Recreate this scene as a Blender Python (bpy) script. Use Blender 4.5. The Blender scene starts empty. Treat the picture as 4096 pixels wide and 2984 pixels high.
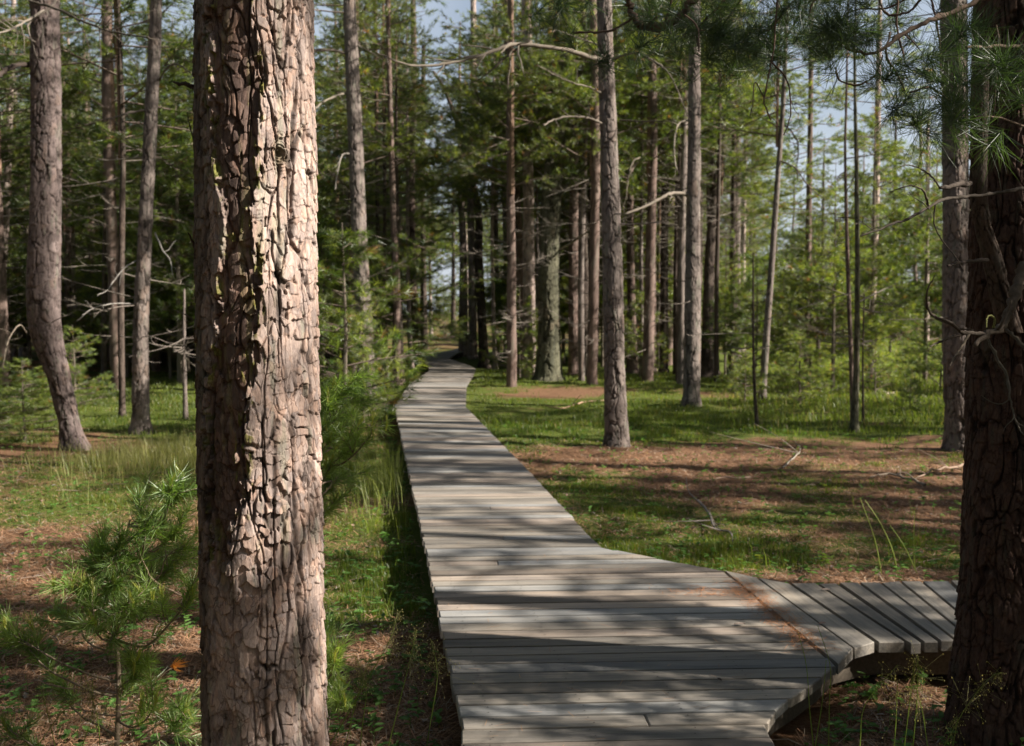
import bpy, math, random
import numpy as np
from mathutils import Vector, Matrix

PI = math.pi
S = bpy.context.scene
COL = S.collection
# ------------------------------------------------------------------ camera, light, exposure
CAM_Z = 1.93            # eye height over the ground
DECK_Z = 0.25           # deck top over the ground
FPX = 4096.0            # focal length in photo pixels (36 mm on a 36 mm wide sensor)
PITCH = math.atan(242 / FPX)
cd = bpy.data.cameras.new('camera')
cam = bpy.data.objects.new('camera', cd); COL.objects.link(cam)
cd.sensor_width = 36; cd.lens = 36; cd.clip_end = 2000; cd.clip_start = 0.05
cam.location = (0, 0, CAM_Z); cam.rotation_euler = (PI / 2 - PITCH, 0, 0)
cd.dof.use_dof = True; cd.dof.focus_distance = 3.1; cd.dof.aperture_fstop = 5.6
S.camera = cam
SUN_EL = math.radians(36); SUN_DIR = Vector((0.975, -0.22, 0)).normalized() * math.cos(SUN_EL); SUN_DIR.z = math.sin(SUN_EL)
W = bpy.data.worlds.new('World'); S.world = W; W.use_nodes = True
nt = W.node_tree; nt.nodes.clear()
sky = nt.nodes.new('ShaderNodeTexSky'); sky.sky_type = 'NISHITA'; sky.sun_disc = False
sky.sun_elevation = SUN_EL; sky.sun_rotation = math.atan2(SUN_DIR.x, SUN_DIR.y)
sky.dust_density = 2.5; sky.air_density = 1.0
bg = nt.nodes.new('ShaderNodeBackground'); bg.inputs[1].default_value = 0.05
wo = nt.nodes.new('ShaderNodeOutputWorld')
# thin bright cloud low over the horizon
tcw = nt.nodes.new('ShaderNodeTexCoord'); sxyz = nt.nodes.new('ShaderNodeSeparateXYZ'); nt.links.new(tcw.outputs['Generated'], sxyz.inputs[0])
mr = nt.nodes.new('ShaderNodeMapRange'); mr.inputs['From Min'].default_value = .10; mr.inputs['From Max'].default_value = .55; mr.inputs['To Min'].default_value = .8; mr.inputs['To Max'].default_value = .08; nt.links.new(sxyz.outputs[2], mr.inputs[0])
nz = nt.nodes.new('ShaderNodeTexNoise'); nz.inputs['Scale'].default_value = 5; nz.inputs['Detail'].default_value = 5; nt.links.new(tcw.outputs['Generated'], nz.inputs['Vector'])
mu = nt.nodes.new('ShaderNodeMath'); mu.operation = 'MULTIPLY'; nt.links.new(mr.outputs[0], mu.inputs[0]); mr2 = nt.nodes.new('ShaderNodeMapRange'); mr2.inputs['From Min'].default_value = .35; mr2.inputs['From Max'].default_value = .6; mr2.inputs['To Min'].default_value = .55; nt.links.new(nz.outputs[0], mr2.inputs[0]); nt.links.new(mr2.outputs[0], mu.inputs[1])
mxw = nt.nodes.new('ShaderNodeMix'); mxw.data_type = 'RGBA'; nt.links.new(mu.outputs[0], mxw.inputs[0]); nt.links.new(sky.outputs[0], mxw.inputs[6]); mxw.inputs[7].default_value = (6.2, 6.8, 7.6, 1)
nt.links.new(mxw.outputs[2], bg.inputs[0]); nt.links.new(bg.outputs[0], wo.inputs[0])
sd = bpy.data.lights.new('sun', 'SUN'); sd.energy = 5; sd.angle = math.radians(0.53); sd.color = (1, 0.93, 0.82)
sun = bpy.data.objects.new('sun', sd); COL.objects.link(sun)
sun.rotation_euler = SUN_DIR.to_track_quat('Z', 'Y').to_euler()
S.view_settings.view_transform = 'Standard'; S.view_settings.look = 'None'
S.view_settings.exposure = 1.3; S.view_settings.gamma = 1
S.cycles.use_denoising = True
S.cycles.max_bounces = 6; S.cycles.diffuse_bounces = 2; S.cycles.transmission_bounces = 4; S.cycles.glossy_bounces = 2
S.cycles.sample_clamp_indirect = 4

# ------------------------------------------------------------------ projection helpers
K = 4096 / 2268.0       # the trunks below were measured on a 2268 px wide view of the photograph
cp, sp = math.cos(PITCH), math.sin(PITCH)
def ray(px, py):
    a = (px - 2048) / FPX; b = (1492 - py) / FPX
    return np.array([a, cp + b * sp, -sp + b * cp])
def on_z(px, py, z=0.0):
    d = ray(px, py); t = (z - CAM_Z) / d[2]
    return np.array([d[0] * t, d[1] * t, z])
def at_y(px, py, Y):
    d = ray(px, py); t = Y / d[1]
    return np.array([d[0] * t, Y, CAM_Z + d[2] * t])
def project(p):
    x, y, z = p[..., 0], p[..., 1], p[..., 2] - CAM_Z
    dep = y * cp - z * sp; up = y * sp + z * cp
    return 2048 + FPX * x / dep, 1492 - FPX * up / dep, dep

# ------------------------------------------------------------------ noise
def h3(i, j, k, s=0):
    n = (i.astype(np.int64) * 374761393 + j.astype(np.int64) * 668265263 + k.astype(np.int64) * 2147483647 + s * 1274126177) & 0xffffffff
    n = ((n ^ (n >> 13)) * 1274126177) & 0xffffffff
    n = ((n ^ (n >> 16)) * 2246822519) & 0xffffffff
    return ((n ^ (n >> 15)) & 0xffffff) / float(0xffffff)
def vnoise(x, y, z, s=0):
    i, j, k = np.floor(x), np.floor(y), np.floor(z)
    fx, fy, fz = x - i, y - j, z - k
    fx = fx * fx * (3 - 2 * fx); fy = fy * fy * (3 - 2 * fy); fz = fz * fz * (3 - 2 * fz)
    r = 0
    for a in (0, 1):
        for b in (0, 1):
            for c in (0, 1):
                r = r + h3(i + a, j + b, k + c, s) * (fx if a else 1 - fx) * (fy if b else 1 - fy) * (fz if c else 1 - fz)
    return r
def fbm(x, y, z, s=0, o=3):
    r = 0; a = 1; t = 0
    for q in range(o):
        r = r + a * vnoise(x, y, z, s + q * 17); t += a; a *= .5; x = x * 2.03; y = y * 2.03; z = z * 2.03
    return r / t
def voro(u, v, s, nu):
    """F1, F2, two hashes of the nearest cell and the offset from its point; periodic in u with period nu cells"""
    iu, iv = np.floor(u), np.floor(v)
    F1 = np.full(u.shape, 9.0); F2 = np.full(u.shape, 9.0)
    A = np.zeros(u.shape); Bh = np.zeros(u.shape); DX = np.zeros(u.shape); DY = np.zeros(u.shape)
    zz = np.zeros_like(iu)
    for a in (-1, 0, 1):
        for b in (-1, 0, 1):
            cu, cv = iu + a, iv + b; cm = np.mod(cu, nu)
            px = cu + .12 + .76 * h3(cm, cv, zz, s); py = cv + .12 + .76 * h3(cm, cv, zz + 1, s)
            dx, dy = u - px, v - py; d = np.sqrt(dx * dx + dy * dy)
            m = d < F1
            F2 = np.where(m, F1, np.minimum(F2, d))
            A = np.where(m, h3(cm, cv, zz + 2, s), A); Bh = np.where(m, h3(cm, cv, zz + 3, s), Bh)
            DX = np.where(m, dx, DX); DY = np.where(m, dy, DY); F1 = np.where(m, d, F1)
    return F1, F2, A, Bh, DX, DY
def sstep(a, b, x):
    t = np.clip((x - a) / (b - a), 0, 1); return t * t * (3 - 2 * t)

# ------------------------------------------------------------------ mesh helpers
class MB:
    def __init__(self):
        self.V = []; self.F3 = []; self.F4 = []; self.C = []; self.n = 0; self.m3 = []; self.m4 = []
    def add(self, V, tris=None, quads=None, col=(1, 1, 1), mat=0):
        V = np.asarray(V, float); n = len(V)
        self.V.append(V)
        c = np.asarray(col, float)
        if c.ndim == 1: c = np.tile(c[:3], (n, 1))
        self.C.append(c)
        if tris is not None and len(tris): t = np.asarray(tris, np.int64) + self.n; self.F3.append(t); self.m3.append(np.full(len(t), mat))
        if quads is not None and len(quads): q = np.asarray(quads, np.int64) + self.n; self.F4.append(q); self.m4.append(np.full(len(q), mat))
        self.n += n
    def mesh(self, name, mats, smooth=False, extra=None):
        V = np.concatenate(self.V); C = np.concatenate(self.C)
        q = np.concatenate(self.F4) if self.F4 else np.zeros((0, 4), np.int64)
        t = np.concatenate(self.F3) if self.F3 else np.zeros((0, 3), np.int64)
        me = bpy.data.meshes.new(name)
        me.vertices.add(len(V)); me.vertices.foreach_set('co', V.astype(np.float32).ravel())
        me.loops.add(q.size + t.size)
        me.loops.foreach_set('vertex_index', np.concatenate([q.ravel(), t.ravel()]).astype(np.int32))
        me.polygons.add(len(q) + len(t))
        st = np.concatenate([np.arange(len(q)) * 4, q.size + np.arange(len(t)) * 3]).astype(np.int32)
        me.polygons.foreach_set('loop_start', st)
        mi = np.concatenate((self.m4 or [np.zeros(0)]) + (self.m3 or [np.zeros(0)])).astype(np.int32)
        me.polygons.foreach_set('material_index', mi)
        me.polygons.foreach_set('use_smooth', np.full(len(mi), bool(smooth)))
        at = me.attributes.new('Col', 'FLOAT_COLOR', 'POINT')
        at.data.foreach_set('color', np.concatenate([C, np.ones((len(C), 1))], 1).astype(np.float32).ravel())
        if extra is not None:
            a = me.attributes.new('bc', 'FLOAT_VECTOR', 'POINT'); a.data.foreach_set('vector', np.asarray(extra, np.float32).ravel())
        for m in (mats if isinstance(mats, (list, tuple)) else [mats]): me.materials.append(m)
        me.update(calc_edges=True); me.validate()
        return me
    def obj(self, name, mats, parent=None, smooth=False, extra=None):
        return link(name, self.mesh(name, mats, smooth, extra), parent)
def link(name, me, parent=None, loc=None, rz=0, sc=None):
    o = bpy.data.objects.new(name, me); COL.objects.link(o)
    if parent is not None: o.parent = parent
    if loc is not None: o.location = loc
    if rz: o.rotation_euler.z = rz
    if sc is not None: o.scale = (sc, sc, sc) if np.isscalar(sc) else sc
    return o
def thing(name, label, cat, loc=(0, 0, 0), group=None, rz=0):
    o = bpy.data.objects.new(name, None); COL.objects.link(o); o.location = loc; o.rotation_euler.z = rz
    o.empty_display_size = .2
    return tag(o, label, cat, group)
def tag(o, label=None, cat=None, group=None, kind=None):
    if label: o['label'] = label
    if cat: o['category'] = cat
    if group: o['group'] = group
    if kind: o['kind'] = kind
    return o
def norm(a): return a / (np.linalg.norm(a, axis=-1, keepdims=True) + 1e-12)
def resample(P, R, n):
    """smooth (Catmull-Rom) resampling of a polyline with radii"""
    P = np.asarray(P, float); R = np.asarray(R, float)
    if len(P) < 3:
        t = np.linspace(0, 1, n)[:, None]; return P[0] * (1 - t) + P[-1] * t, R[0] * (1 - t[:, 0]) + R[-1] * t[:, 0]
    Q = np.vstack([2 * P[0] - P[1], P, 2 * P[-1] - P[-2]])
    L = np.concatenate([[0], np.cumsum(np.linalg.norm(np.diff(P, axis=0), axis=1))])
    s = np.linspace(0, L[-1], n); i = np.clip(np.searchsorted(L, s, 'right') - 1, 0, len(P) - 2)
    t = ((s - L[i]) / (L[i + 1] - L[i] + 1e-9))[:, None]
    p0, p1, p2, p3 = Q[i], Q[i + 1], Q[i + 2], Q[i + 3]
    out = .5 * (2 * p1 + (p2 - p0) * t + (2 * p0 - 5 * p1 + 4 * p2 - p3) * t * t + (3 * p1 - p0 - 3 * p2 + p3) * t ** 3)
    return out, np.interp(s, L, R)
def tube(B, P, R, sides=5, col=(1, 1, 1), mat=0, n=None):
    P = np.asarray(P, float); R = np.asarray(R, float) * np.ones(len(P))
    if n: P, R = resample(P, R, n)
    T = np.gradient(P, axis=0); T = norm(T)
    ref = np.array([0, 0, 1.0]) if abs(T[:, 2]).mean() < .8 else np.array([0, 1.0, 0])
    U = norm(np.cross(T, ref)); Vv = np.cross(T, U)
    a = np.arange(sides) * 2 * PI / sides
    V = P[:, None] + R[:, None, None] * (np.cos(a)[None, :, None] * U[:, None] + np.sin(a)[None, :, None] * Vv[:, None])
    m = len(P); i = np.arange(m - 1)[:, None] * sides; j = np.arange(sides)[None]; j2 = (j + 1) % sides
    q = np.stack([i + j, i + j2, i + sides + j2, i + sides + j], -1).reshape(-1, 4)
    V = V.reshape(-1, 3); V = np.vstack([V, P[-1] + T[-1] * R[-1] * .5])
    cap = [[(m - 1) * sides + k, (m - 1) * sides + (k + 1) % sides, m * sides] for k in range(sides)]
    c = np.asarray(col, float)
    B.add(V, cap, q, c, mat)
def needles(B, P, D, L, w, k, rng, spread=(.35, 1.1), axis=.6, col=None, mat=0, bend=False, droop=.1):
    """k needles round every shoot tip P with direction D"""
    n = len(P)
    if n == 0: return
    P = np.repeat(P, k, 0); D = norm(np.repeat(D, k, 0)); N = n * k
    r = norm(rng.normal(size=(N, 3))); perp = norm(r - D * (r * D).sum(1, keepdims=True))
    th = rng.uniform(spread[0], spread[1], N)[:, None]
    base = P - D * (rng.random(N)[:, None] * axis * L)
    d = D * np.cos(th) + perp * np.sin(th)
    l = L * rng.uniform(.65, 1.1, N)[:, None]
    tip = base + d * l; tip[:, 2] -= droop * L * rng.random(N)
    wv = norm(np.cross(d, rng.normal(size=(N, 3)))) * w * .5
    c = np.repeat(col, k, 0) if col is not None else np.ones((N, 3))
    c = np.clip(c * rng.uniform(.75, 1.25, N)[:, None], 0, 1)
    if not bend:
        V = np.stack([base - wv, base + wv, tip], 1).reshape(-1, 3)
        f = np.arange(N * 3).reshape(-1, 3)
        B.add(V, f, None, np.repeat(c, 3, 0), mat)
    else:
        mid = (base + tip) / 2 + norm(perp) * l * .07
        V = np.stack([base - wv, base + wv, mid + wv, mid - wv, tip], 1).reshape(-1, 3)
        i = np.arange(N)[:, None] * 5
        B.add(V, i + np.array([[3, 2, 4]]), i + np.array([[0, 1, 2, 3]]), np.repeat(c, 5, 0), mat)

# ------------------------------------------------------------------ materials
def newmat(name):
    m = bpy.data.materials.new(name); m.use_nodes = True; m.node_tree.nodes.clear(); return m, m.node_tree
def nd(t, typ, **kw):
    n = t.nodes.new(typ)
    for k, v in kw.items():
        if k.startswith('i_'):
            key = k[2:].replace('_', ' ')
            (n.inputs[int(key)] if key.isdigit() else n.inputs[key]).default_value = v
        else: setattr(n, k, v)
    return n
def attr_mul(t, a, b, fac=1.0):
    m = nd(t, 'ShaderNodeMix', data_type='RGBA', blend_type='MULTIPLY'); m.inputs[0].default_value = fac
    t.links.new(a, m.inputs[6]); t.links.new(b, m.inputs[7]); return m.outputs[2]
def ramp(t, src, stops):
    r = nd(t, 'ShaderNodeValToRGB'); e = r.color_ramp.elements
    while len(e) < len(stops): e.new(.5)
    for q, (p, c) in zip(e, stops): q.position = p; q.color = (*c, 1) if len(c) == 3 else c
    t.links.new(src, r.inputs[0]); return r.outputs[0]
def coords(t): return nd(t, 'ShaderNodeTexCoord').outputs['Object']
def scaled(t, src, s):
    m = nd(t, 'ShaderNodeMapping'); m.inputs['Scale'].default_value = s; t.links.new(src, m.inputs[0]); return m.outputs[0]
def noise(t, src, sc, det=4, rough=.6, out=0):
    n = nd(t, 'ShaderNodeTexNoise'); n.inputs['Scale'].default_value = sc; n.inputs['Detail'].default_value = det; n.inputs['Roughness'].default_value = rough
    t.links.new(src, n.inputs['Vector']); return n.outputs[out]
def surf(t, col, rough=.85, bump=None, bstr=.5, bdist=.01, spec=.3):
    p = nd(t, 'ShaderNodeBsdfPrincipled'); p.inputs['Roughness'].default_value = rough
    p.inputs['Specular IOR Level'].default_value = spec
    t.links.new(col, p.inputs['Base Color'])
    if bump is not None:
        b = nd(t, 'ShaderNodeBump'); b.inputs['Strength'].default_value = bstr; b.inputs['Distance'].default_value = bdist
        t.links.new(bump, b.inputs['Height']); t.links.new(b.outputs[0], p.inputs['Normal'])
    o = nd(t, 'ShaderNodeOutputMaterial'); t.links.new(p.outputs[0], o.inputs[0]); return p
def col_attr(t): return nd(t, 'ShaderNodeAttribute', attribute_name='Col').outputs['Color']

def bark_material(name, sc, bd, fine=None):
    m, t = newmat(name)
    c = coords(t); s1 = scaled(t, c, (1, 1, .35))
    n1 = noise(t, s1, sc, 6, .7)
    v = ramp(t, n1, [(.3, (.62, .62, .62)), (.7, (1.25, 1.22, 1.18))])
    col = attr_mul(t, col_attr(t), v); h = n1
    if fine:      # thin papery scales inside each plate
        vo = nd(t, 'ShaderNodeTexVoronoi', feature='F1'); vo.inputs['Scale'].default_value = fine
        wv = nd(t, 'ShaderNodeMix', data_type='RGBA', blend_type='ADD'); wv.inputs[0].default_value = .02; t.links.new(scaled(t, c, (1, 1, .45)), wv.inputs[6]); t.links.new(noise(t, c, 40, 3, .6, 1), wv.inputs[7]); t.links.new(wv.outputs[2], vo.inputs['Vector'])
        ed = nd(t, 'ShaderNodeTexVoronoi', feature='DISTANCE_TO_EDGE'); ed.inputs['Scale'].default_value = fine; t.links.new(wv.outputs[2], ed.inputs['Vector'])
        cr = ramp(t, ed.outputs['Distance'], [(0, (.45, .40, .37)), (.07, (1, 1, 1))]); gt = ramp(t, noise(t, c, 14, 3), [(.42, (0, 0, 0)), (.6, (1, 1, 1))])
        sc2 = nd(t, 'ShaderNodeMix', data_type='RGBA'); t.links.new(gt, sc2.inputs[0]); sc2.inputs[6].default_value = (1, 1, 1, 1); t.links.new(cr, sc2.inputs[7])
        sep = nd(t, 'ShaderNodeSeparateColor'); t.links.new(vo.outputs['Color'], sep.inputs[0])
        tn = ramp(t, sep.outputs[0], [(0, (.80, .80, .82)), (.5, (1, .98, .97)), (.8, (1.08, .96, .88)), (1, (1.12, 1.1, 1.08))])
        col = attr_mul(t, attr_mul(t, col, tn), sc2.outputs[2])
        ad = nd(t, 'ShaderNodeMath', operation='MULTIPLY_ADD'); t.links.new(sep.outputs[1], ad.inputs[0]); ad.inputs[1].default_value = .9; t.links.new(n1, ad.inputs[2]); h = ad.outputs[0]
    surf(t, col, .9, h, .7, bd, .15); return m
M_HERO = bark_material('bark_close', 120, .0022, 52)
M_BARK = bark_material('bark', 28, .012)
M_FARBARK = bark_material('bark_far', 12, .02)

def foliage_material(name, trans=.4, rnd=.25, gloss=.06):
    m, t = newmat(name)
    oi = nd(t, 'ShaderNodeObjectInfo')
    r = ramp(t, oi.outputs['Random'], [(0, (1 - rnd, 1 - rnd * .6, 1 - rnd)), (1, (1 + rnd, 1 + rnd * .8, 1))])
    col = attr_mul(t, col_attr(t), r)
    d = nd(t, 'ShaderNodeBsdfDiffuse'); tr = nd(t, 'ShaderNodeBsdfTranslucent'); g = nd(t, 'ShaderNodeBsdfGlossy'); g.inputs['Roughness'].default_value = .45
    tc = nd(t, 'ShaderNodeMix', data_type='RGBA', blend_type='MULTIPLY'); tc.inputs[0].default_value = 1
    t.links.new(col, tc.inputs[6]); tc.inputs[7].default_value = (1.6, 1.7, .7, 1)
    t.links.new(col, d.inputs[0]); t.links.new(tc.outputs[2], tr.inputs[0])
    a = nd(t, 'ShaderNodeMixShader'); a.inputs[0].default_value = trans; t.links.new(d.outputs[0], a.inputs[1]); t.links.new(tr.outputs[0], a.inputs[2])
    b = nd(t, 'ShaderNodeMixShader'); b.inputs[0].default_value = gloss; t.links.new(a.outputs[0], b.inputs[1]); t.links.new(g.outputs[0], b.inputs[2])
    o = nd(t, 'ShaderNodeOutputMaterial'); t.links.new(b.outputs[0], o.inputs[0]); return m
M_LEAF = foliage_material('pine_needles', .5)
M_GRASS = foliage_material('grass_blades', .5, 0, .03)
M_LITTER = foliage_material('fallen_needles', .1, 0, .02)
def simple_mat(name, rough=.85, nsc=30, bd=.003):
    m, t = newmat(name); c = coords(t); n1 = noise(t, c, nsc, 5, .65)
    v = ramp(t, n1, [(.3, (.7, .7, .7)), (.7, (1.2, 1.2, 1.2))])
    surf(t, attr_mul(t, col_attr(t), v), rough, n1, .5, bd, .2); return m
M_TWIG = simple_mat('branch_wood', .9, 60, .002)
M_LEAFDRY = simple_mat('dry_leaf', .7, 80, .001)

def wood_material():
    m, t = newmat('weathered_planks')
    bc = nd(t, 'ShaderNodeAttribute', attribute_name='bc').outputs['Vector']
    g = noise(t, scaled(t, bc, (1.2, 34, 34)), 2.2, 8, .72)
    g2 = noise(t, scaled(t, bc, (.8, 5, 5)), 1.6, 5, .6)
    v = ramp(t, g, [(.28, (.6, .6, .6)), (.5, (.98, .98, .98)), (.75, (1.25, 1.25, 1.25))])
    st = ramp(t, g2, [(.28, (.48, .50, .54)), (.5, (.95, .94, .92)), (.72, (1.22, 1.14, 1.04))])
    c = attr_mul(t, attr_mul(t, col_attr(t), v), st)
    wh = noise(t, scaled(t, bc, (3, 12, 12)), 6, 6, .75)
    wm = ramp(t, wh, [(.66, (0, 0, 0)), (.74, (.55, .55, .55))])
    mx = nd(t, 'ShaderNodeMix', data_type='RGBA'); t.links.new(wm, mx.inputs[0]); t.links.new(c, mx.inputs[6]); mx.inputs[7].default_value = (.5, .49, .47, 1)
    surf(t, mx.outputs[2], .72, g, .5, .004, .35); return m
M_WOOD = wood_material()

def ground_material():
    m, t = newmat('forest_floor')
    c = coords(t)
    gm = col_attr(t)                       # red channel: how grassy the spot is
    sep = nd(t, 'ShaderNodeSeparateColor'); t.links.new(gm, sep.inputs[0])
    n1 = noise(t, c, 3.5, 8, .75); n2 = noise(t, scaled(t, c, (1, 1, 1)), 45, 6, .8); n3 = noise(t, c, 9, 6, .7)
    lit = ramp(t, n2, [(.25, (.05, .026, .015)), (.45, (.15, .078, .042)), (.6, (.20, .125, .08)), (.78, (.33, .24, .155))])
    grs = ramp(t, n2, [(.25, (.025, .035, .009)), (.5, (.08, .105, .022)), (.75, (.16, .19, .042))])
    a = nd(t, 'ShaderNodeMath', operation='ADD'); t.links.new(sep.outputs[0], a.inputs[0])
    b = nd(t, 'ShaderNodeMath', operation='MULTIPLY_ADD'); t.links.new(n1, b.inputs[0]); b.inputs[1].default_value = 1.3; b.inputs[2].default_value = -.65
    t.links.new(b.outputs[0], a.inputs[1])
    f = ramp(t, a.outputs[0], [(.38, (0, 0, 0)), (.62, (1, 1, 1))])
    mx = nd(t, 'ShaderNodeMix', data_type='RGBA'); t.links.new(f, mx.inputs[0]); t.links.new(lit, mx.inputs[6]); t.links.new(grs, mx.inputs[7])
    tone = ramp(t, n3, [(.3, (.7, .7, .7)), (.7, (1.2, 1.15, 1.1))])
    surf(t, attr_mul(t, mx.outputs[2], tone), .95, n2, .8, .02, .1); return m
M_GROUND = ground_material()

# ------------------------------------------------------------------ where grass grows
def blob(x, y, pts):
    r = 0
    for px, py, rx, ry, a in pts:
        c = on_z(px, py)
        r = r + a * np.exp(-(((x - c[0]) / rx) ** 2 + ((y - c[1]) / ry) ** 2))
    return r
GREEN = [(2600, 2200, .9, .5, .9), (2350, 1990, .5, 1.2, .8), (2900, 2270, .7, .3, .5), (2150, 1720, 1.2, 2.4, .9), (2600, 1640, 2.2, 3, .6), (1600, 2150, .5, 1.3, .9), (1560, 1900, .5, 2, .6), (1500, 2420, .6, .7, .8),
         (500, 1980, 1.0, 1.4, .6), (700, 1820, 2, 2, .6), (3300, 2050, .7, .6, .45), (2750, 2060, .7, .7, .35), (3750, 1650, 2.0, 4, .6), (3600, 2180, .5, .35, .3),
         (3500, 1450, 14, 10, 1.2), (500, 1600, 6, 5, .9), (2200, 1480, 6, 8, .7), (3000, 1700, 2.5, 2, .4),
         (2900, 1880, 2.5, .7, -.22), (3500, 1800, 2.5, 1.0, -.28), (3550, 2020, 1.2, .4, -.3), (2480, 1840, 1.4, .8, -.7), (3400, 2310, .9, .22, -.6),
         (1650, 2750, .8, .6, -.7), (300, 1800, 1.4, 1.2, -.8), (250, 2250, 1.3, .9, -.5), (3650, 2750, 1.2, .8, -.9), (1500, 2180, .25, .3, -.7), (600, 2750, 1.2, .6, -.4),
         (1660, 1500, .7, 2, -.9), (2250, 1560, 2, 1.5, -.6)]
def greenness(x, y):
    return .37 + 1.0 * (fbm(x * .9 + 9, y * .9, 0 * x, 5, 5) - .5) + blob(x, y, GREEN) + .15 * sstep(18, 30, np.hypot(x, y))
def gz(x, y):
    r = np.hypot(x, y)
    z = (fbm(x * .25, y * .25, 0 * x, 31, 3) - .5) * .28 * sstep(5, 16, r)
    z = z + (fbm(x * 2.2, y * 2.2, 0 * x, 37, 3) - .5) * .075
    return z

# ------------------------------------------------------------------ ground
def build_ground():
    nr, na = 420, 560
    r = np.concatenate([[0.02], np.geomspace(.6, 600, nr - 1)])
    a = np.arange(na) * 2 * PI / na
    R, A = np.meshgrid(r, a, indexing='ij'); X = R * np.sin(A); Y = R * np.cos(A)
    Z = gz(X, Y)
    G = np.clip(greenness(X, Y), 0, 1)
    V = np.stack([X, Y, Z], -1).reshape(-1, 3)
    i = np.arange(nr - 1)[:, None] * na; j = np.arange(na)[None]; j2 = (j + 1) % na
    q = np.stack([i + j, i + na + j, i + na + j2, i + j2], -1).reshape(-1, 4)
    q = q[:, ::-1]
    B = MB(); g = G.reshape(-1); B.add(V, None, q, np.stack([g, g, g], 1))
    o = B.obj('ground', M_GROUND, smooth=True); tag(o, kind='structure')
build_ground()

# ------------------------------------------------------------------ boardwalk
DECK_ANG = math.radians(2.9)
LEFT = [(1845, 3300), (1845, 2984), (1845, 2905), (1700, 2190), (1578, 1625), (1636, 1536), (1719, 1481), (1712, 1465), (1698, 1448), (1690, 1432), (1715, 1418), (1805, 1400), (1840, 1390)]
RIGHT = [(3250, 3300), (3110, 2984), (3061, 2902), (3114, 2826), (3186, 2776), (3255, 2735), (3343, 2664), (2894, 2284), (2772, 2261), (2402, 2189), (2132, 1900), (1862, 1626), (1866, 1542), (1893, 1499), (1902, 1475), (1880, 1462), (1830, 1445), (1795, 1433), (1830, 1412), (1870, 1400), (1890, 1390)]
BRANCH = [((2894, 2281), (3352, 2661)), ((3028, 2310), (3417, 2596)), ((3160, 2333), (3508, 2570)), ((3266, 2333), (3627, 2568)), ((3351, 2331), (3686, 2564)), ((3436, 2330), (3761, 2566)),
          ((3522, 2330), (3827, 2566)), ((3600, 2323), (3900, 2566)), ((3686, 2323), (3975, 2566)), ((3797, 2323), (4055, 2566)), ((3905, 2322), (4140, 2566)), ((4010, 2322), (4225, 2566)), ((4115, 2322), (4310, 2566)), ((4220, 2322), (4395, 2566)), ((4325, 2322), (4480, 2566)), ((4430, 2322), (4565, 2566))]
def board(B, E, quad, z, rng, th=.042, col=None):
    """quad: 4 xy corners (a0, a1 along the near edge, b1, b0 along the far edge)"""
    q = np.array([[p[0], p[1]] for p in quad], float)
    c = q.mean(0); inn = q + (c - q) / (np.linalg.norm(c - q, axis=1, keepdims=True) + 1e-9) * .006
    t = rng.uniform(-.0025, .0025); s = rng.uniform(-.002, .002, 4)
    def lay(p, h): return np.concatenate([p, (np.full(4, h) + s + t)[:, None]], 1)
    V = np.vstack([lay(q, z - th), lay(q, z - .005), lay(inn, z)])
    F = [[3, 2, 1, 0], [8, 9, 10, 11]]
    for a in (0, 4):
        for k in range(4): F.append([a + k, a + (k + 1) % 4, a + 4 + (k + 1) % 4, a + 4 + k])
    ax = norm((q[1] - q[0])[None])[0]; ay = np.array([-ax[1], ax[0]]); off = rng.uniform(0, 50, 2)
    xy = V[:, :2] - q[0]
    E.append(np.stack([xy @ ax + off[0], xy @ ay + off[1], V[:, 2] * 1.0], 1))
    if col is None:
        g = rng.uniform(.15, .34); k = rng.random()
        col = np.array([1.0, .90, .79]) if k < .55 else (np.array([.94, .93, .92]) if k < .75 else np.array([1.0, .84, .72]))
        col = col * g
    B.add(V, None, F, col)
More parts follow.
